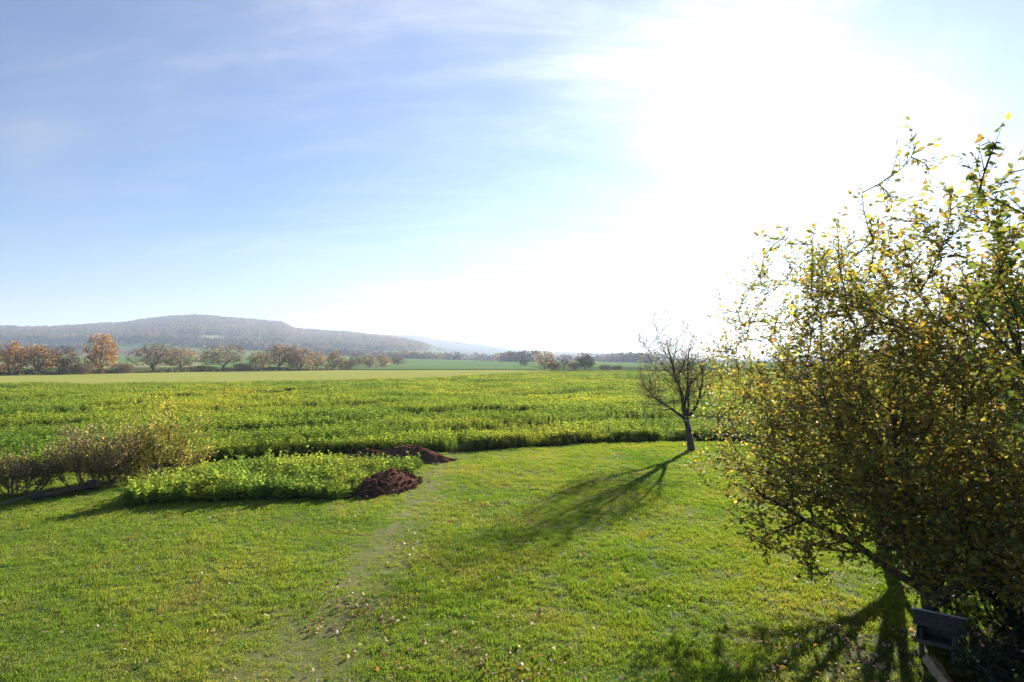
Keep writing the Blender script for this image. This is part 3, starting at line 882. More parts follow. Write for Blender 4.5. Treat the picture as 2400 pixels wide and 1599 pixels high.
# ---- near apple tree (its crown fills the right of the picture)
LEAFSET = leaf_meshes('apple', PAL_APPLE, M['leaf'], 12)
PEARSET = leaf_meshes('pear', PAL_PEAR, M['leaf'], 8)
def near_apple():
    base = px(2190, 1512); base.z = 0.0
    els = [((5.5, 8.3, 3.5), 2.2, 2.4, 1.75), ((5.3, 8.1, 4.7), 1.6, 1.9, 1.3), ((6.2, 7.8, 4.9), 1.6, 2.0, 1.6), ((4.6, 8.5, 2.5), 1.35, 1.8, 1.05), ((7.1, 7.6, 3.0), 2.0, 2.2, 2.0), ((5.4, 7.6, 1.75), 1.1, 1.0, .7), ((6.3, 7.4, 1.7), 1.2, 1.0, .8), ((4.35, 8.9, 1.75), 1.25, 1.3, .75), ((4.75, 6.9, 1.95), .85, .75, .65), ((5.3, 6.5, 1.9), .8, .8, .85)]
    env = ellipsoids(els, 1)
    G = Grower(21, env)
    P = dict(levels=3, step=[.15, .18, .14, .09], wander=[.05, .16, .14, .10], up=[.02, .035, .055, .05], tip=[.7, .28, .25, .35],
             n=[0, 13, 9], t0=[.5, .22, .12], ang=[(30, 60), (32, 66), (28, 60)], len=[2.5, 1.45, .58], rad=[.05, .024, .0070], rmin=.0075)
    top = base + Vector((-.05, .05, .75))
    G.br.append((0, [base + Vector((0, 0, -.1)), base + Vector((.01, 0, .25)), base + Vector((-.03, .03, .5)), top], [.15, .12, .105, .10]))
    for d, ln in (((-.95, .05, .55), 3.0), ((-.45, -.55, .9), 3.2), ((-.1, .3, 1.2), 3.6), ((.45, -.3, 1.1), 3.6), ((.75, .35, .8), 3.2), ((-.5, .75, .8), 3.2), ((.2, -.85, .75), 2.8), ((.7, -.75, .7), 3.0), ((-.2, .1, 1.3), 3.4)):
        G.branch(top - Vector((0, 0, G.r.uniform(0, .25))), Vector(d), ln, .062, 1, P)
    G.fill(540, els, P, top, .022)
    # upright water shoots above the crown
    P2 = dict(P); P2['up'] = [.02, .02, .07, .06]; P2['wander'] = [.03, .04, .04, .05]; P2['n'] = [0, 0, 8]; P2['len'] = [1, 1, .30]
    for k_, (u, v, Y, ln) in enumerate(((2022, 452, 7.6, 1.3), (2150, 340, 7.2, 1.7), (2180, 395, 7.4, 1.4), (2288, 368, 6.9, 1.6), (2300, 420, 7.3, 1.5), (1905, 535, 8.0, 1.1), (2090, 470, 7.5, 1.3), (1960, 520, 7.2, 1.2), (2230, 450, 6.6, 1.4), (2340, 470, 6.4, 1.4), (1835, 560, 8.4, 1.0), (2060, 520, 8.3, 1.2), (2250, 520, 8.2, 1.2), (1780, 640, 8.3, .9), (2120, 560, 6.6, 1.2))):
        tipp = pxd(u, v, Y)
        if k_ == 0: A_, D_, R_ = G.nodes()
        G.reach(tipp, A_, D_, R_, P2, .010, .5, 2.6)
    root = empty('apple_tree', base)
    tag(root, 'big apple tree with yellowing leaves and red apples over the bird feeder', 'tree')
    tree_parts(root, base, G, [10, 8, 5, 3], M['bark'])
    PP = dress(root, base, G.br, 2, .052, .080, PAL_APPLE, M['leaf'], 41, 300, .4, LEAFSET)
    r = random.Random(8)
    spots = [(1925, 880), (1975, 905), (1880, 870), (2228, 815), (2310, 815), (2385, 700), (2300, 735), (2060, 970), (2330, 1035), (2265, 700), (2150, 640), (2190, 905), (1830, 1010), (2060, 820)]
    u, v, y = screen(PP)
    for k, (a, b_) in enumerate(spots):
        cand = np.nonzero((np.abs(u - a) < 22) & (np.abs(v - b_) < 22))[0]
        if len(cand) == 0: continue
        q = cand[np.argmin(y[cand])]
        o = obj('apple', APPLE, root, Vector(PP[q]) - base + Vector((0, -.05, -.04))); o.scale = (.030,) * 3
        o.rotation_euler = (r.uniform(-.4, .4), r.uniform(-.4, .4), r.uniform(0, 6))
near_apple()

# ---- pear tree at the right edge, nearest to the camera
def pear():
    base = Vector((4.55, 3.9, 0))
    els = [((4.55, 3.9, 3.7), 1.3, 1.2, 1.6), ((3.48, 3.9, 4.95), .62, .65, .66), ((3.75, 3.9, 4.2), .75, .7, .9)]
    env = ellipsoids(els, 4)
    G = Grower(33, env)
    P = dict(levels=3, step=[.15, .15, .1, .07], wander=[.04, .12, .1, .08], up=[.02, .10, .10, .08], tip=[.6, .3, .3, .4],
             n=[0, 8, 6], t0=[.5, .3, .15], ang=[(30, 50), (25, 50), (25, 55)], len=[2, .7, .30], rad=[.03, .012, .005])
    top = base + Vector((-.03, 0, 1.9))
    G.br.append((0, [base + Vector((0, 0, -.1)), base + Vector((.02, 0, .9)), top], [.10, .08, .07]))
    for d in ((-.45, .1, 1), (-.25, -.4, 1), (-.2, .5, 1.1), (.4, .1, 1), (0, 0, 1.4), (-.6, .0, .5), (-.5, .45, .6)):
        G.branch(top - Vector((0, 0, G.r.uniform(0, .6))), Vector(d), 3.0, .035, 1, P)
    G.fill(170, els, P, top, .014)
    root = empty('pear_tree', base)
    tag(root, 'green leaved fruit tree cut off by the right picture edge', 'tree')
    tree_parts(root, base, G, [8, 6, 5, 3], M['bark'])
    dress(root, base, G.br, 2, .042, .066, PAL_PEAR, M['leaf'], 52, 300, .5, PEARSET)
pear()

# ---- second apple tree, behind and left of the near one; third one behind them
def mid_apple(name, base, els, seed, label, limbs, spacing, nfill, bark='bark'):
    env = ellipsoids(els, seed)
    G = Grower(seed, env)
    P = dict(levels=3, step=[.2, .25, .2, .12], wander=[.05, .15, .13, .1], up=[.02, .03, .05, .06], tip=[.7, .28, .25, .35],
             n=[0, 10, 6], t0=[.5, .22, .12], ang=[(30, 60), (32, 66), (28, 60)], len=[2.5, 1.5, .65], rad=[.05, .022, .007], rmin=.0075)
    top = base + Vector((0, 0, .9))
    G.br.append((0, [base + Vector((0, 0, -.1)), base + Vector((.02, 0, .45)), top], [.16, .13, .12]))
    for d, ln in limbs: G.branch(top - Vector((0, 0, G.r.uniform(0, .3))), Vector(d), ln, .07, 1, P)
    G.fill(nfill, els, P, top, .02)
    root = empty(name, base); tag(root, label, 'tree', 'apple trees on the right of the lawn')
    tree_parts(root, base, G, [8, 6, 4, 3], M[bark])
    dress(root, base, G.br, 2, spacing, .085, PAL_APPLE, M['leaf'], seed + 9, 0, .35, None, True)
L9 = [((math.cos(a) * .8, math.sin(a) * .8, .75), 3.4) for a in np.linspace(0, 6.28, 7)[:-1]] + [((.1, .1, 1.2), 3.6), ((-.3, .0, 1.1), 3.6), ((.2, -.3, 1.1), 3.4)]
b2 = Vector((7.7, 13.1, 0))
L10 = [((-1.0, .1, .8), 3.6), ((-.7, -.5, .9), 3.4), ((-.6, .6, 1.0), 3.6), ((-.3, 0, 1.2), 3.8), ((.2, .3, 1.2), 3.6), ((.5, -.2, 1.1), 3.2), ((-.9, -.1, .45), 3.4)]
mid_apple('apple_tree', b2, [((5.85, 12.8, 4.1), 2.0, 2.0, 2.3), ((5.1, 12.6, 2.5), 1.65, 1.7, 1.5), ((7.5, 13.0, 4.4), 2.0, 2.0, 2.3)], 63, 'small leaved apple tree left of and behind the big one', L10, .066, 430)
mid_apple('apple_tree', Vector((12.5, 15.0, 0)), [((12.3, 15.0, 3.6), 3.0, 2.6, 2.9)], 71, 'apple tree mostly hidden behind the big apple tree', L9, .14, 200)

# ---- small lone apple tree at the field edge
def lone_apple():
    base = px(1622, 1058)
    c = lambda u, v: pxd(u, v, base.y)
    els = [(c(1560, 838), 1.5, 1.6, 2.25), (c(1640, 885), 1.1, 1.4, 1.4), (c(1535, 930), .95, 1.2, .85)]
    env = ellipsoids(els, 7)
    G = Grower(88, env)
    P = dict(levels=3, step=[.2, .2, .16, .1], wander=[.08, .15, .13, .1], up=[.02, .06, .07, .06], tip=[.75, .3, .25, .4],
             n=[0, 13, 9], t0=[.5, .2, .1], ang=[(30, 60), (28, 62), (25, 58)], len=[2.2, 1.25, .7], rad=[.05, .022, .008], rmin=.008)
    fork = c(1608, 985)
    G.br.append((0, [base + Vector((0, 0, -.1)), c(1617, 1030), c(1614, 1005), fork], [.19, .15, .13, .125]))
    for u, v, dy, ln in ((1540, 950, .2, 2.6), (1560, 900, -.5, 3.0), (1585, 860, .6, 3.3), (1640, 900, .1, 3.0), (1670, 920, -.4, 2.6), (1600, 850, -.2, 3.4)):
        t = c(u, v); t.y += dy
        G.branch(fork, t - fork, ln, .075, 1, P)
    G.fill(190, els, P, fork, .014)
    root = empty('apple_tree', base)
    tag(root, 'small lone almost bare apple tree at the field edge casting a long shadow', 'tree')
    tree_parts(root, base, G, [8, 6, 4, 3], M['bark'])
    dress(root, base, G.br, 2, .42, .08, PAL_SPARSE + PAL_APPLE[:2], M['leaf'], 19, 0, .35, None, True)
lone_apple()

# ---- dark evergreen shrub behind the feeder
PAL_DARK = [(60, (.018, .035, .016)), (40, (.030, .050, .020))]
PAL_OLIVE = [(40, (.20, .20, .045)), (35, (.34, .29, .05)), (15, (.14, .15, .035)), (10, (.40, .28, .06))]
PAL_BROWN = [(40, (.24, .17, .10)), (30, (.28, .24, .09)), (20, (.16, .12, .07)), (10, (.40, .30, .08))]
PAL_DUSK = [(45, (.10, .09, .045)), (30, (.15, .115, .06)), (12, (.38, .28, .05)), (13, (.17, .18, .04))]
def shrub(name, base, rx, ry, h, seed, label, pal, size, spacing, stems, cat='shrub', mat='leaf', bark='bark_grey', shoots=0, quad=True, ln=None):
    env = ellipsoids([((base.x, base.y, h * .5), rx, ry, h * .55)], seed)
    G = Grower(seed, env)
    P = dict(levels=2, step=[.14, .1, .07], wander=[.12, .16, .14], up=[.05, .04, .04], tip=[.3, .3, .4],
             n=[11, 6], t0=[.18, .1], ang=[(25, 65), (25, 65)], len=[h * .42, h * .2], rad=[.010, .004])
    root = empty(name, base)
    for k in range(stems):
        a = G.r.random() * 6.283; q = math.sqrt(G.r.random())
        st = base + Vector((math.cos(a) * rx * .45 * q, math.sin(a) * ry * .45 * q, -.05))
        d = Vector((math.cos(a) * q * .9 + G.r.uniform(-.2, .2), math.sin(a) * q * .9 + G.r.uniform(-.2, .2), 1.0))
        G.branch(st, d, h * G.r.uniform(.7, 1.1), .02, 0, P)
    for k in range(shoots):
        st = base + Vector((G.r.uniform(-.3, .5) * rx, G.r.uniform(-.3, .3) * ry, h * .6))
        G.branch(st, Vector((G.r.uniform(-.1, .1), G.r.uniform(-.1, .1), 1)), h * .75, .006, 2, P, True)
    tag(root, label, cat)
    st = [b for b in G.br if b[0] == 0]; tw = [b for b in G.br if b[0] > 0]
    for b_ in st: obj('stem', tube_mesh([b_], [5], 'stem', M[bark], base), root)
    obj('twigs', tube_mesh(tw, [5, 3, 3], 'twigs', M['twig'], base), root)['kind'] = 'stuff'
    dress(root, base, G.br, 1, spacing * (1.0 if 'evergreen' in name else 1.3), size * 1.4, pal, M[mat], seed + 3, 0, .3, None, quad)
    return root
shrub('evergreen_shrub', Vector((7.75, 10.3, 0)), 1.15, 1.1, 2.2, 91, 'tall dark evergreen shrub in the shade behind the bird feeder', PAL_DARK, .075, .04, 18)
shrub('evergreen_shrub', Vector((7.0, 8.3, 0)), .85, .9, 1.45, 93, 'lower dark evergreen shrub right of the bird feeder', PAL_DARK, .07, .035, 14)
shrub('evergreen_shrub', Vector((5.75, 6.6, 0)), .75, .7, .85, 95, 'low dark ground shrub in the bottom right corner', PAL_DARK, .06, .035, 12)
# ---- shrubs on the left
shrub('shrub', px(368, 1120), 1.05, 1.0, 2.05, 101, 'tallest olive yellow shrub left of the mustard bed, with thin upright shoots', PAL_OLIVE, .055, .034, 16, shoots=7)
shrub('shrub', px(215, 1140), 1.45, 1.1, 1.85, 104, 'grey brown twiggy shrub left of the olive one', PAL_BROWN, .05, .05, 18)
shrub('shrub', px(275, 1130), 1.25, .7, .95, 106, 'low leafy green shrub in front of the grey brown one', PAL_OLIVE, .05, .034, 14)
shrub('shrub', px(40, 1160), 1.35, .9, 1.15, 108, 'low dark shrub at the left picture edge behind the log', PAL_DUSK, .05, .036, 16)
shrub('shrub', px(438, 1098), .38, .35, .95, 110, 'small yellow green sapling right of the olive shrub', PAL_OLIVE, .055, .045, 6)

# ------------------------------------------------------------------ soil heaps
def heap(c, a, b_, h, rz, seed, label):
    nx, ny = 40, 40
    g = np.linspace(-1.15, 1.15, nx)
    X, Y = np.meshgrid(g, g, indexing='ij')
    r = np.hypot(X, Y)
    ca, sa = math.cos(rz), math.sin(rz)
    x = X * a; y = Y * b_
    xr = x * ca - y * sa + c[0]; yr = x * sa + y * ca + c[1]
    rr = r * (1 + .42 * (fbm(xr, yr, .8, seed) - .5) * 2)
    z = h * np.clip(1 - rr ** 1.7, -.12, 1) ** 1.0 + (.22 * h * (fbm(xr, yr, .45, seed + 3) - .5) + .10 * (fbm(xr, yr, .14, seed + 5) - .5)) * (rr < 1.02)
    V = np.stack([x * ca - y * sa, x * sa + y * ca, z], -1).reshape(-1, 3)
    i, j = np.meshgrid(np.arange(nx - 1), np.arange(ny - 1), indexing='ij'); q = (i * ny + j).ravel()
    F = np.stack([q, q + ny, q + ny + 1, q + 1], 1)
    root = empty('soil_heap', (c[0], c[1], .0)); tag(root, label, 'soil heap')
    obj('mound', mk_mesh('mound', V, F, [M['soil']], False), root)
    # loose clods over the slope
    rr_ = random.Random(seed); VV, FF = [], []
    for k in range(520):
        t = math.sqrt(rr_.random()) * (1.06 if rr_.random() < .85 else 1.3); an = rr_.random() * 6.283
        lx, ly = math.cos(an) * t * a, math.sin(an) * t * b_
        wx, wy = lx * ca - ly * sa, lx * sa + ly * ca
        zz = h * max(0, 1 - t ** 1.7)
        s = rr_.uniform(.012, .05) if rr_.random() < .85 else rr_.uniform(.05, .11)
        k0 = len(VV)
        for dx, dy, dz in ((1, 0, 0), (-1, 0, 0), (0, 1, 0), (0, -1, 0), (0, 0, 1), (0, 0, -1)):
            f = s * rr_.uniform(.6, 1.4)
            VV.append((wx + dx * f + rr_.uniform(-.3, .3) * s, wy + dy * f + rr_.uniform(-.3, .3) * s, zz + .01 + dz * f * .8))
        FF += [(k0, k0 + 2, k0 + 4), (k0 + 2, k0 + 1, k0 + 4), (k0 + 1, k0 + 3, k0 + 4), (k0 + 3, k0, k0 + 4), (k0 + 2, k0, k0 + 5), (k0 + 1, k0 + 2, k0 + 5), (k0 + 3, k0 + 1, k0 + 5), (k0, k0 + 3, k0 + 5)]
    obj('clods', mk_mesh('clods', np.array(VV), np.array(FF), [M['soil']], False), root)['kind'] = 'stuff'
h1 = (px(842, 1166) + px(978, 1114)) / 2
heap((-3.95, 19.9), .85, 1.75, .52, R(-16), 3, 'nearest dark red brown soil heap right of the mustard bed')
heap((-4.15, 25.2), 1.7, .95, .58, R(-8), 9, 'dark red brown soil heap at the field edge behind the mustard bed')
heap((-5.9, 26.0), .85, .5, .30, R(4), 14, 'low flat soil heap left of the heap at the field edge')

# ------------------------------------------------------------------ log and pole on the left
def rough_log(p0, p1, r0, seed, mat, name, parent, sides=10, n=9):
    rr = random.Random(seed); pts = []; rad = []
    for i in range(n):
        t = i / (n - 1); p = p0.lerp(p1, t) + Vector((rr.uniform(-1, 1), rr.uniform(-1, 1), rr.uniform(-1, 1))) * r0 * .12
        pts.append(p); rad.append(r0 * rr.uniform(.9, 1.1))
    pts = [pts[0]] + pts + [pts[-1]]; rad = [r0 * .05] + rad + [r0 * .05]
    d = (p1 - p0).normalized(); pts[0] = pts[1] - d * .004; pts[-1] = pts[-2] + d * .004
    return obj(name, tube_mesh([(0, pts, rad)], [sides], name, mat), parent)
a, b_ = px(78, 1176), px(214, 1150)
t = empty('log', a); tag(t, 'dark timber log with a thick stub end lying at the lawn edge', 'log')
o = rough_log(Vector((0, 0, .10)), b_ - a + Vector((0, 0, .14)), .075, 4, M['wood_dark'], 'shaft', t)
rough_log(b_ - a + Vector((-.12, -.02, .17)), b_ - a + Vector((.20, .02, .20)), .15, 6, M['wood_dark'], 'stub', t, 9, 5)
a, b_ = px(-30, 1196), px(128, 1152)
t2 = rough_log(Vector((0, 0, .06)), b_ - a + Vector((0, 0, .10)), .028, 7, M['wood_grey'], 'pole', None, 7); t2.location = a
tag(t2, 'thin grey pole lying in the grass at the left picture edge', 'pole')
# marker stake in the field
p = px(525, 931); 
st = rough_log(Vector((0, 0, -.1)), Vector((.03, 0, 1.35)), .045, 9, rough_mat('orange_stake', [(0.3, (.40, .15, .04)), (0.7, (.50, .22, .07))], 4, .2), 'marker_stake', None, 6, 4); st.location = p
tag(st, 'small orange marker stake standing in the mustard field', 'stake')

# ------------------------------------------------------------------ bird feeder and split log
def box_mesh(name, sx, sy, sz, mat, bev=.006):
    import bmesh
    bm = bmesh.new(); bmesh.ops.create_cube(bm, size=1)
    bmesh.ops.scale(bm, vec=(sx, sy, sz), verts=bm.verts)
    bmesh.ops.bevel(bm, geom=list(bm.edges), offset=bev, segments=1, affect='EDGES')
    me = bpy.data.meshes.new(name); bm.to_mesh(me); bm.free(); me.materials.append(mat); return me
M['lit_edge'] = rough_mat('painted_lit_edge', [(0.3, (0.55, 0.57, 0.60)), (0.7, (0.72, 0.73, 0.75))], 12, .2, .002, rough=.5)  # pale grey paints in the sunlit upper edge of the feeder roof
def feeder():
    base = px(2200, 1548)
    root = empty('bird_feeder', base, R(-38)); root.scale = (.86, .86, .92); tag(root, 'low wooden bird feeder with a slanted plank roof under the apple tree', 'bird feeder')
    def part(name, s, loc, rot=(0, 0, 0), mat='wood_grey', parent=root):
        o = obj(name, box_mesh(name, *s, M[mat]), parent, loc); o.rotation_euler = rot; return o
    part('post', (.05, .05, .46), (-.22, -.10, .21), (0, 0, .05)); part('post', (.05, .05, .46), (.20, -.11, .21), (0, R(5), 0))
    part('post', (.05, .05, .58), (-.22, .12, .27)); part('post', (.05, .05, .58), (.20, .12, .27), (0, R(-3), 0))
    part('tray', (.56, .36, .03), (0, 0, .27))
    part('tray_rim', (.58, .022, .06), (0, -.192, .285)); part('tray_rim', (.58, .022, .06), (0, .192, .285))
    part('tray_rim', (.022, .36, .06), (-.292, 0, .285)); part('tray_rim', (.022, .36, .06), (.292, 0, .285))
    rf = part('roof', (.73, .055, .028), (0, .235, .600), (0, 0, 0), 'lit_edge')  # top strip, coloured pale to stand for sunlight on the roof edge
    for k in range(3):
        part('plank', (.70 - .02 * (k % 2), .100, .022), (.01 * k, -.044 - k * .098, -.016 - k * .050), (R(26), R(.6 * k), 0), 'wood_grey' if k else 'wood_grey', rf)
    for s_ in (-1, 1):
        bm_ = [(0, -.17, .30), (0, .20, .30), (0, .20, .575), (0, -.17, .435)]
        V_ = np.array([(s_ * .262 + dx, y_, z_) for dx in (-.009, .009) for _, y_, z_ in bm_]); F_ = np.array([(0, 1, 2, 3), (7, 6, 5, 4), (0, 4, 5, 1), (1, 5, 6, 2), (2, 6, 7, 3), (3, 7, 4, 0)])
        obj('side_panel', mk_mesh('side_panel', V_, F_, [M['wood_grey']]), root)
    part('back_panel', (.50, .018, .26), (0, .155, .43))
    return root
feeder()
a, b_ = px(2178, 1566), px(2236, 1640)
lg = rough_log(Vector((0, 0, .11)), b_ - a + Vector((0, 0, .08)), .085, 12, M['wood_fresh'], 'split_log', None, 5); lg.data.polygons.foreach_set('use_smooth', [False] * len(lg.data.polygons)); lg.location = a
tag(lg, 'pale split log lying at the foot of the bird feeder', 'log')

# ------------------------------------------------------------------ fallen leaves
PAL_FALL = [(40, (.44, .30, .19)), (25, (.24, .13, .08)), (20, (.48, .24, .07)), (15, (.62, .50, .34))]
def fallen():
    r = np.random.RandomState(4)
    n = 21000
    y = 5.5 + 24 * r.rand(n) ** 1.1; x = (r.rand(n) * 2 - 1) * (y * .86 + 1)
    d = 0.12 + 0 * x
    clus = fbm(x, y, 1.4, 70)
    d += .9 * (clus > .60)
    u = az_px(x, y); v = 846 + FPX * CAM_H / y
    d *= .25 + 1.3 * np.exp(-((u - 1150 - (v - 1300) * -.2) / 420) ** 2) + .9 * np.exp(-((x - 6) / 2.5) ** 2 - ((y - 9) / 4) ** 2)
    d *= np.where(y < 12, 1.15, .8)
    k = (r.rand(n) < d) & (y < edge_y(x) - .3)
    P = np.column_stack([x, y])[k]; 
    ok = ~in_poly(P, PATCH); P = P[ok]
    arcs = []
    for line in ([(1010, 1235), (1090, 1205), (1180, 1180)], [(1150, 1185), (1260, 1165), (1340, 1150)], [(1330, 1140), (1430, 1115), (1500, 1108)], [(1230, 1120), (1330, 1095), (1400, 1080)], [(1350, 1135), (1470, 1125)], [(1120, 1140), (1260, 1095)], [(930, 1300), (1000, 1250)], [(1000, 1520), (1190, 1560), (1250, 1590)], [(800, 1440), (900, 1400)]):
        g = poly(line); m = 70
        t = r.rand(m) * (len(g) - 1); i = np.minimum(t.astype(int), len(g) - 2); q = g[i] + (g[i + 1] - g[i]) * (t - i)[:, None]
        arcs.append(q + r.normal(0, .25, (m, 2)))
    P = np.concatenate([P] + arcs)
    named = [(318, 1338, 0.13), (500, 1447, .08), (630, 1450, .10), (345, 1560, .10), (1192, 1376, .08), (505, 1485, .08), (125, 1434, .06), (660, 1255, .06), (150, 1490, .06), (228, 1475, .06)]
    NP = np.array([px(a, b_)[:2] for a, b_, s in named])
    P = np.concatenate([NP, P]); n = len(P)
    sz = r.uniform(.045, .085, n); sz[:len(named)] = [s for _, _, s in named]
    dirs = np.column_stack([r.normal(0, 1, n), r.normal(0, 1, n), r.uniform(-.25, .35, n)])
    fr = leaf_frames(n, r, dirs, 0, .7)
    z = lawn_z(P[:, 0], P[:, 1]) + .035 + .02 * r.rand(n)
    pos = np.column_stack([P, z])
    pk = r.choice(4, n, p=[.4, .25, .2, .15]); pk[:len(named)] = 3
    C = np.array([c for _, c in PAL_FALL])[pk] * r.uniform(.75, 1.25, (n, 1))
    u, v, yy = screen(pos); vis = (u > 4) & (u < 2396) & (v < 1595)
    sc = np.where(vis, sz / yy, -1); order = np.argsort(-sc)[:300]
    rest = np.ones(n, bool); rest[order] = False
    words = ['tan', 'dark brown', 'orange brown', 'pale straw coloured']
    meshes = []
    for c in range(4):
        T = LT * np.array([1.15, 1, 2.2]); meshes.append(mk_mesh('fallen_leaf', T, LTF, [M['leaf_dry']], True, np.repeat(np.array([PAL_FALL[c][1]]), len(T), 0)))
    big = {0: 'largest pale dry leaf lying alone on the left of the lawn', 2: 'pale dry leaf lying left of the worn track near the lower edge', 3: 'pale dry leaf lying near the bottom left edge of the lawn', 4: 'lone pale leaf lying in the middle of the shaded lawn'}
    for q in order:
        o = bpy.data.objects.new('fallen_leaf', meshes[pk[q]])
        m = Matrix(((fr[0][q, 0], fr[1][q, 0], fr[2][q, 0], 0), (fr[0][q, 1], fr[1][q, 1], fr[2][q, 1], 0), (fr[0][q, 2], fr[1][q, 2], fr[2][q, 2], 0), (0, 0, 0, 1)))
        o.matrix_basis = Matrix.Translation(Vector(pos[q])) @ m @ Matrix.Scale(float(sz[q]), 4)
        COL.objects.link(o)
        if q in big: tag(o, big[q], 'leaf', 'fallen leaves on the lawn')
        else:
            X_, Y_ = P[q]; dt = seg_dist(P[q:q + 1], TRACK)[0]
            where = ('on the worn track' if dt < .8 else 'near the bottom picture edge right of the worn track' if Y_ < 8.6 and X_ > -2.5 else 'near the bottom picture edge left of the worn track' if Y_ < 8.6
                     else 'in the grass beside the big apple tree' if X_ > 3.2 else 'on the left part of the lawn' if X_ < TRACK[:, 0][np.argmin(np.abs(TRACK[:, 1] - Y_))] else 'in the middle of the lawn')
            tag(o, 'small %s leaf lying %s' % (words[pk[q]], where), 'leaf', 'fallen leaves on the lawn')
    V, F, CC = leaves_geo(pos[rest], tuple(f[rest] for f in fr), sz[rest], C[rest], True)
    o = obj('leaf_litter', mk_mesh('leaf_litter', V, F, [M['leaf_dry']], False, CC))
    tag(o, 'scattered small brown leaves strewn over the lawn', 'leaves', kind='stuff')
    print('fallen', n)
fallen()

# ------------------------------------------------------------------ hedgerow and far trees
def far_tree_parts(seed, style):
    """skeleton of a tree of height 1, scaled where it is planted"""
    low = {'bush': .05, 'tall': .16, 'round': .18, 'wide': .15, 'multi': .06}[style]
    els = {'bush': [((0, 0, .45), .40, .40, .45)], 'tall': [((0, 0, .58), .24, .24, .42), ((.05, 0, .35), .26, .25, .24)],
           'round': [((0, 0, .60), .38, .38, .40), ((.12, .05, .40), .30, .3, .25)], 'wide': [((-.08, 0, .58), .36, .38, .40), ((.14, .05, .50), .32, .34, .36), ((-.2, 0, .38), .24, .3, .2)],
           'multi': [((.05, 0, .52), .36, .36, .47), ((-.15, 0, .36), .30, .3, .34), ((.2, 0, .28), .24, .25, .26)]}[style]
    els = [(tuple(10 * q for q in e[0]), 10 * e[1], 10 * e[2], 10 * e[3]) for e in els]; low *= 10
    inner = [(tuple(q * .1 for q in e[0]), e[1] * .1, e[2] * .1, e[3] * .1) for e in els]
    unit = ellipsoids(inner, seed)
    env = lambda q: unit(q * .1)
    G = Grower(seed, env)
    P = dict(levels=3, step=[.5, .6, .5, .4], wander=[.05, .12, .13, .12], up=[.02, .05, .04, .03], tip=[.6, .3, .3, .4],
             n=[0, 5, 7], t0=[.5, .25, .15], ang=[(30, 60), (28, 60), (28, 60)], len=[7, 2.6, 1.4], rad=[.10, .06, .04], rmin=.05)
    top = Vector((0, 0, low))
    G.br.append((0, [Vector((0, 0, -.3)), Vector((.05, 0, low * .5)), top], [.24, .20, .17]))
    nl = 5 if style in ('round', 'tall') else 8
    for k in range(nl):
        a_ = k * 2.4 + seed; q = G.r.uniform(.15, .75)
        G.branch(top + Vector((0, 0, G.r.uniform(-.4, .3))), Vector((math.cos(a_) * q, math.sin(a_) * q, .9)), 8.0, .11, 1, P)
    G.fill(85, els, P, top, .035, .4)
    return G
FAR_G = [far_tree_parts(201, 'round'), far_tree_parts(205, 'wide'), far_tree_parts(209, 'tall'), far_tree_parts(214, 'bush'), far_tree_parts(219, 'multi'), far_tree_parts(223, 'round'), far_tree_parts(227, 'multi')]
FAR_T = [tube_mesh([b for b in g.br if b[0] == 0], [6], 'trunk', M['bark_far']) for g in FAR_G]
FAR_C = [tube_mesh([b for b in g.br if b[0] > 0], [4, 3, 3, 3], 'crown', M['bark_far']) for g in FAR_G]
PAL_FAR = {'orange': [(50, (.42, .22, .08)), (30, (.36, .21, .09)), (20, (.26, .17, .10))], 'brown': [(60, (.30, .205, .135)), (40, (.24, .165, .12))],
           'tan': [(50, (.38, .27, .14)), (50, (.30, .23, .13))], 'dark': [(60, (.15, .12, .09)), (40, (.19, .135, .105))], 'green': [(60, (.035, .06, .03)), (40, (.05, .075, .03))],
           'yellow': [(50, (.30, .23, .07)), (50, (.20, .17, .07))]}
FAR_L = {}
def far_leaves(gi, c, dens):
    key = (gi, c, dens)
    if key not in FAR_L:
        r = np.random.RandomState(gi * 7 + len(c))
        P, D = twig_points(FAR_G[gi].br, 3, .55 / dens, r)
        n = len(P); fr = leaf_frames(n, r, D, .2, 1.0)
        V, F, C = leaves_geo(P + r.normal(0, .12, (n, 3)), fr, .42 * r.uniform(.6, 1.4, n), pick_colors(n, r, PAL_FAR[c]), True)
        FAR_L[key] = mk_mesh('leaves', V, F, [M['leaf_far']], False, C)
    return FAR_L[key]
def far_tree(name, u, vtop, vbase, wpx, gi, colr, dens, label, rz, group='trees of the far hedgerow', Y=None, cat='tree'):
    p = px(u, vbase) if Y is None else Vector(((u - 1200) / FPX * Y, Y, 0))
    p.z = float(ground_z(p.x, p.y))
    top = pxd(u, vtop, p.y).z
    h = top - p.z
    if Y is not None: h = (vbase - vtop) / FPX * Y
    wid = wpx / FPX * p.y
    sx = 1.22 * wid / (.80 if gi != 2 else .54)
    root = empty(name, p, rz); root.scale = (sx * .1, sx * .1, h * .1)
    tag(root, label, cat, group)
    obj('trunk', FAR_T[gi], root); c = obj('crown', FAR_C[gi], root)
    obj('leaves', far_leaves(gi, colr, dens), c)['kind'] = 'stuff'
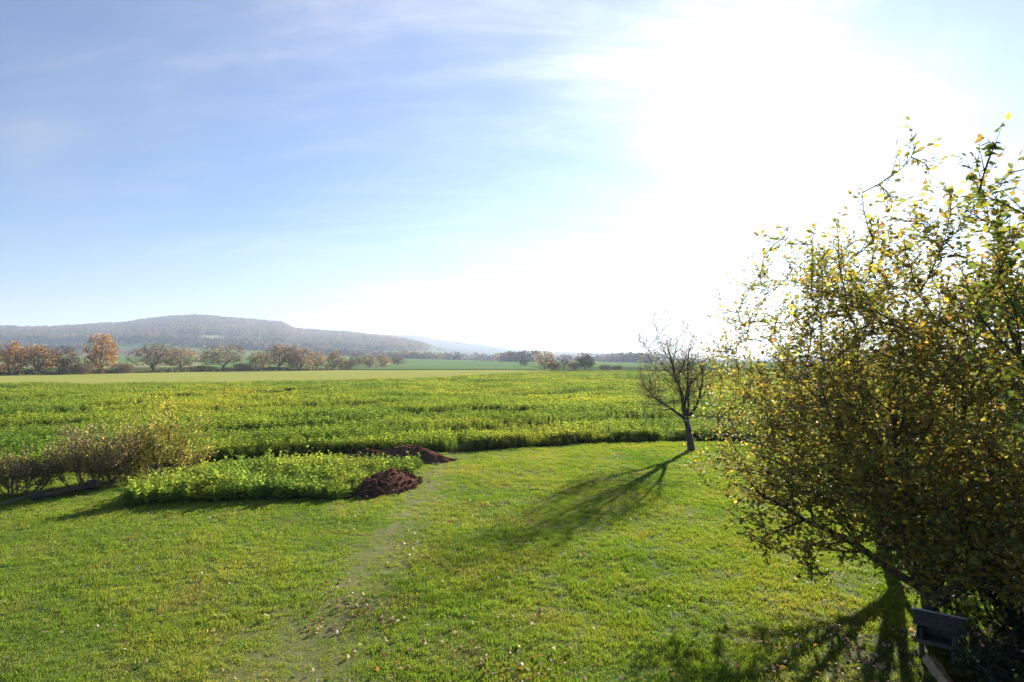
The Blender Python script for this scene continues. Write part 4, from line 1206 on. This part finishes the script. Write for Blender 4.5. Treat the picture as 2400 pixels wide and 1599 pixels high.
HEDGE = [('autumn_tree', 22, 800, 879, 62, 4, 'orange', 1.3, 'orange tree at the left picture edge, first of the hedgerow'),
         ('autumn_tree', 88, 806, 879, 70, 1, 'orange', 1.1, 'rounded orange tree second from the left in the hedgerow'),
         ('autumn_tree', 142, 808, 878, 66, 6, 'dark', .8, 'dark brown tree between two orange hedgerow trees'),
         ('bush', 192, 846, 878, 46, 3, 'dark', 1.0, 'low dark bush left of the tall orange tree'),
         ('autumn_tree', 236, 785, 876, 62, 2, 'orange', 1.4, 'tallest slender bright orange tree of the hedgerow'),
         ('bush', 287, 846, 876, 40, 3, 'dark', 1.0, 'low dark bush right of the tall orange tree'),
         ('autumn_tree', 358, 802, 873, 92, 1, 'brown', .55, 'broad bare brown tree in the middle of the left hedgerow'),
         ('autumn_tree', 424, 812, 872, 62, 0, 'tan', .7, 'thin tan tree right of the broad brown one'),
         ('bush', 474, 855, 871, 48, 3, 'green', 1.6, 'small dark green bush between two bare hedgerow trees'),
         ('autumn_tree', 524, 804, 870, 100, 5, 'brown', .6, 'widest bare brown tree with a dome shaped crown'),
         ('bush', 566, 848, 870, 36, 3, 'dark', .8, 'low bush right of the dome shaped tree'),
         ('autumn_tree', 604, 823, 869, 48, 4, 'yellow', .9, 'small yellowish tree between two brown trees'),
         ('autumn_tree', 655, 806, 869, 66, 1, 'brown', .9, 'tall brown tree, left one of a close pair'),
         ('autumn_tree', 702, 808, 869, 64, 6, 'brown', .9, 'tall brown tree, right one of a close pair'),
         ('autumn_tree', 742, 823, 868, 44, 0, 'tan', 1.0, 'small tan tree right of the brown pair'),
         ('autumn_tree', 782, 821, 867, 50, 4, 'brown', .9, 'round brown tree where the hedgerow thins out'),
         ('bush', 815, 838, 866.5, 40, 3, 'dark', .9, 'dark bush right of the last round brown tree'),
         ('autumn_tree', 838, 828, 865, 34, 0, 'dark', .9, 'small dark tree in the receding hedgerow'),
         ('autumn_tree', 868, 829, 864, 36, 6, 'brown', .9, 'small brown tree third from the right end of the hedgerow'),
         ('autumn_tree', 900, 830, 862, 36, 4, 'tan', .9, 'small tan tree second from the right end of the hedgerow'),
         ('autumn_tree', 932, 834, 860, 30, 1, 'dark', .9, 'tiny dark tree at the right end of the hedgerow')]
def undergrowth():
    r = np.random.RandomState(6)
    n = 5200; u = r.rand(n) * 830 - 40
    vb = np.interp(u, [-40, 0, 400, 600, 760, 800], [882, 879.5, 873, 870, 868.5, 868])
    gx = CAM_H * FPX / (vb - 846); X = (u - 1200) / FPX * gx
    hh = np.clip(.4 + 3.4 * (fbm(u, u * 0, 34, 5) - .30), .3, 3.4) * np.where(np.abs(u - 318) < 16, .3, 1)
    z = hh * r.rand(n)
    P = np.column_stack([X + r.normal(0, .3, n), gx + r.normal(0, 1.2, n), z])
    V, F, C = leaves_geo(P - np.array([X.mean(), gx.mean(), 0]), leaf_frames(n, r, r.normal(0, 1, (n, 3)), 0, 1.2), r.uniform(.35, .8, n), pick_colors(n, r, [(50, (.10, .085, .06)), (30, (.14, .11, .075)), (20, (.09, .10, .05))]), True)
    root = empty('hedge', (X.mean(), gx.mean(), 0)); tag(root, 'low dark scrub running along the foot of the far hedgerow', 'hedge')
    obj('foliage', mk_mesh('foliage', V, F, [M['leaf_far']], False, C), root)['kind'] = 'stuff'
undergrowth()
rr = random.Random(2)
for hh in HEDGE: far_tree(*hh, rr.random() * 6.28)
for q in ((1228, 838, 858, 18, 3, 'green', 1.2, 'tiny dark bush alone on the far field', 430), ):
    far_tree('bush', q[0], q[1], q[2], q[3], q[4], q[5], q[6], q[7], 1.0, 'trees on the far plain', q[8])
for nm, u, vt, vb, w, gi, c, dn, lb in (('autumn_tree', 1276, 822, 868, 44, 0, 'tan', 1.3, 'round tan tree, left one of the lone group on the plain'), ('autumn_tree', 1322, 828, 868, 48, 1, 'dark', .45, 'bare grey tree in the middle of the lone group on the plain'),
                                     ('bush', 1298, 848, 868, 30, 3, 'dark', 1.0, 'low bush between the tan and the bare tree'), ('bush', 1348, 846, 868, 26, 3, 'dark', 1.0, 'low bush left of the dark green round tree'),
                                     ('evergreen_tree', 1371, 832, 868, 36, 0, 'green', 2.2, 'dark green round tree right of the bare grey tree'),
                                     ('bush', 1418, 852, 868, 28, 3, 'dark', 1.0, 'low bush right of the dark green tree'), ('bush', 1446, 855, 868, 24, 3, 'green', 1.0, 'small far bush beside the lone apple tree crown')):
    far_tree(nm, u, vt, vb, w, gi, c, dn, lb, rr.random() * 6.28, 'trees on the far plain')

# ------------------------------------------------------------------ woods on the hills: too many to count
def blob_mesh(seed, hue):
    r = np.random.RandomState(seed); n = 46
    D = r.normal(0, 1, (n, 3)); D /= np.linalg.norm(D, axis=1)[:, None]
    P = D * np.array([.5, .5, .5]) * (r.rand(n, 1) ** .33) + np.array([0, 0, .55])
    fr = leaf_frames(n, r, D, 0, 1.2)
    V, F, C = leaves_geo(P, fr, r.uniform(.28, .5, n), pick_colors(n, r, hue), True)
    return mk_mesh('wood_crown', V, F, [M['leaf_far']], False, C)
hues = [[(1, (.075, .056, .058))], [(1, (.095, .066, .062))], [(1, (.062, .052, .056))], [(1, (.12, .08, .06))], [(1, (.24, .13, .055))], [(1, (.055, .062, .045))]]
WOOD = proto_collection('wood_crowns', [blob_mesh(400 + k, h) for k, h in enumerate(hues)])
def woods():
    r = np.random.RandomState(9)
    n = 90000
    az = np.arctan((r.uniform(-250, 1560, n) - 1200) / FPX); d = np.sqrt(r.uniform(900 ** 2, 4900 ** 2, n))
    d[:n // 2] = np.sqrt(r.uniform(900 ** 2, 2750 ** 2, n // 2))
    X, Y = d * np.sin(az), d * np.cos(az)
    Z = ground_z(X, Y); u = az_px(X, Y); v = photo_y(X, Y, Z)
    k = region_of(u, v, d, X, Y) == 4
    k &= ~((u > 1000) & (d < 2900))
    X, Y, Z, d, u = X[k], Y[k], Z[k], d[k], u[k]; n = len(X)
    # hedges and small spinneys on the slopes and plain
    H = []
    for line, m in (([(0, 822), (180, 822)], 60), ([(420, 812), (560, 816), (700, 824)], 110), ([(300, 800), (400, 804), (540, 806)], 120), ([(880, 838), (1000, 842), (1160, 846), (1240, 848)], 170), ([(1180, 842), (1420, 848), (1520, 850)], 120), ([(700, 832), (860, 834)], 70), ([(80, 772), (170, 770)], 30)):
        for _ in range(m):
            t = r.rand() * (len(line) - 1); i = min(int(t), len(line) - 2); a_, b2_ = line[i], line[i + 1]
            uu = a_[0] + (b2_[0] - a_[0]) * (t - i); vv = a_[1] + (b2_[1] - a_[1]) * (t - i)
            dd = np.linspace(450, 2600, 200); az_ = math.atan((uu - 1200) / FPX)
            xx, yy = dd * math.sin(az_), dd * math.cos(az_); zz = ground_z(xx, yy); py_ = photo_y(xx, yy, zz)
            j = int(np.argmin(np.abs(py_ - vv))); H.append((xx[j] + r.normal(0, 4), yy[j] + r.normal(0, 6), zz[j], dd[j]))
    H = np.array(H)
    X = np.concatenate([X, H[:, 0]]); Y = np.concatenate([Y, H[:, 1]]); Z = np.concatenate([Z, H[:, 2]]); d = np.concatenate([d, H[:, 3]])
    s = np.where(d < 2900, r.uniform(9, 16, len(X)), r.uniform(14, 24, len(X)))
    s[n:] *= .75
    m = len(X)
    idx = r.choice(6, m, p=[.30, .25, .22, .12, .05, .06])
    pn = fbm(X, Y, 170, 33); sel = r.rand(m) < .75
    idx = np.where(sel & (pn > .60), 3, np.where(sel & (pn < .36), 5, np.where(sel & (pn > .50), 1, idx)))
    rot = np.column_stack([np.zeros(m), np.zeros(m), r.uniform(0, 6.28, m)])
    scatter('hillside_wood', np.column_stack([X, Y, Z - 1]), rot, np.column_stack([s * 1.15, s * 1.15, s]), idx, WOOD, 'leafless brown woodland covering the distant hills', 'wood')
    print('wood', m)
woods()

# ------------------------------------------------------------------ haze: the moist autumn air
def haze():
    me = box_mesh('haze', 13600, 13600, 228, M['soil'], .5)
    me.materials.clear()
    m = bpy.data.materials.new('haze_air'); m.use_nodes = True; nt = m.node_tree; nt.nodes.clear()
    o_ = nt.nodes.new('ShaderNodeOutputMaterial'); v = nt.nodes.new('ShaderNodeVolumePrincipled')
    v.inputs['Color'].default_value = (0.66, 0.80, 1.0, 1); v.inputs['Density'].default_value = HAZE_DENSITY; v.inputs['Anisotropy'].default_value = 0.2
    nt.links.new(v.outputs[0], o_.inputs['Volume'])
    me.materials.append(m)
    o = obj('haze', me, None, (0, 0, 114 - 3))
    tag(o, 'pale autumn haze hanging over the whole valley', 'haze', kind='stuff')
HAZE_DENSITY = 2.1e-4
haze()
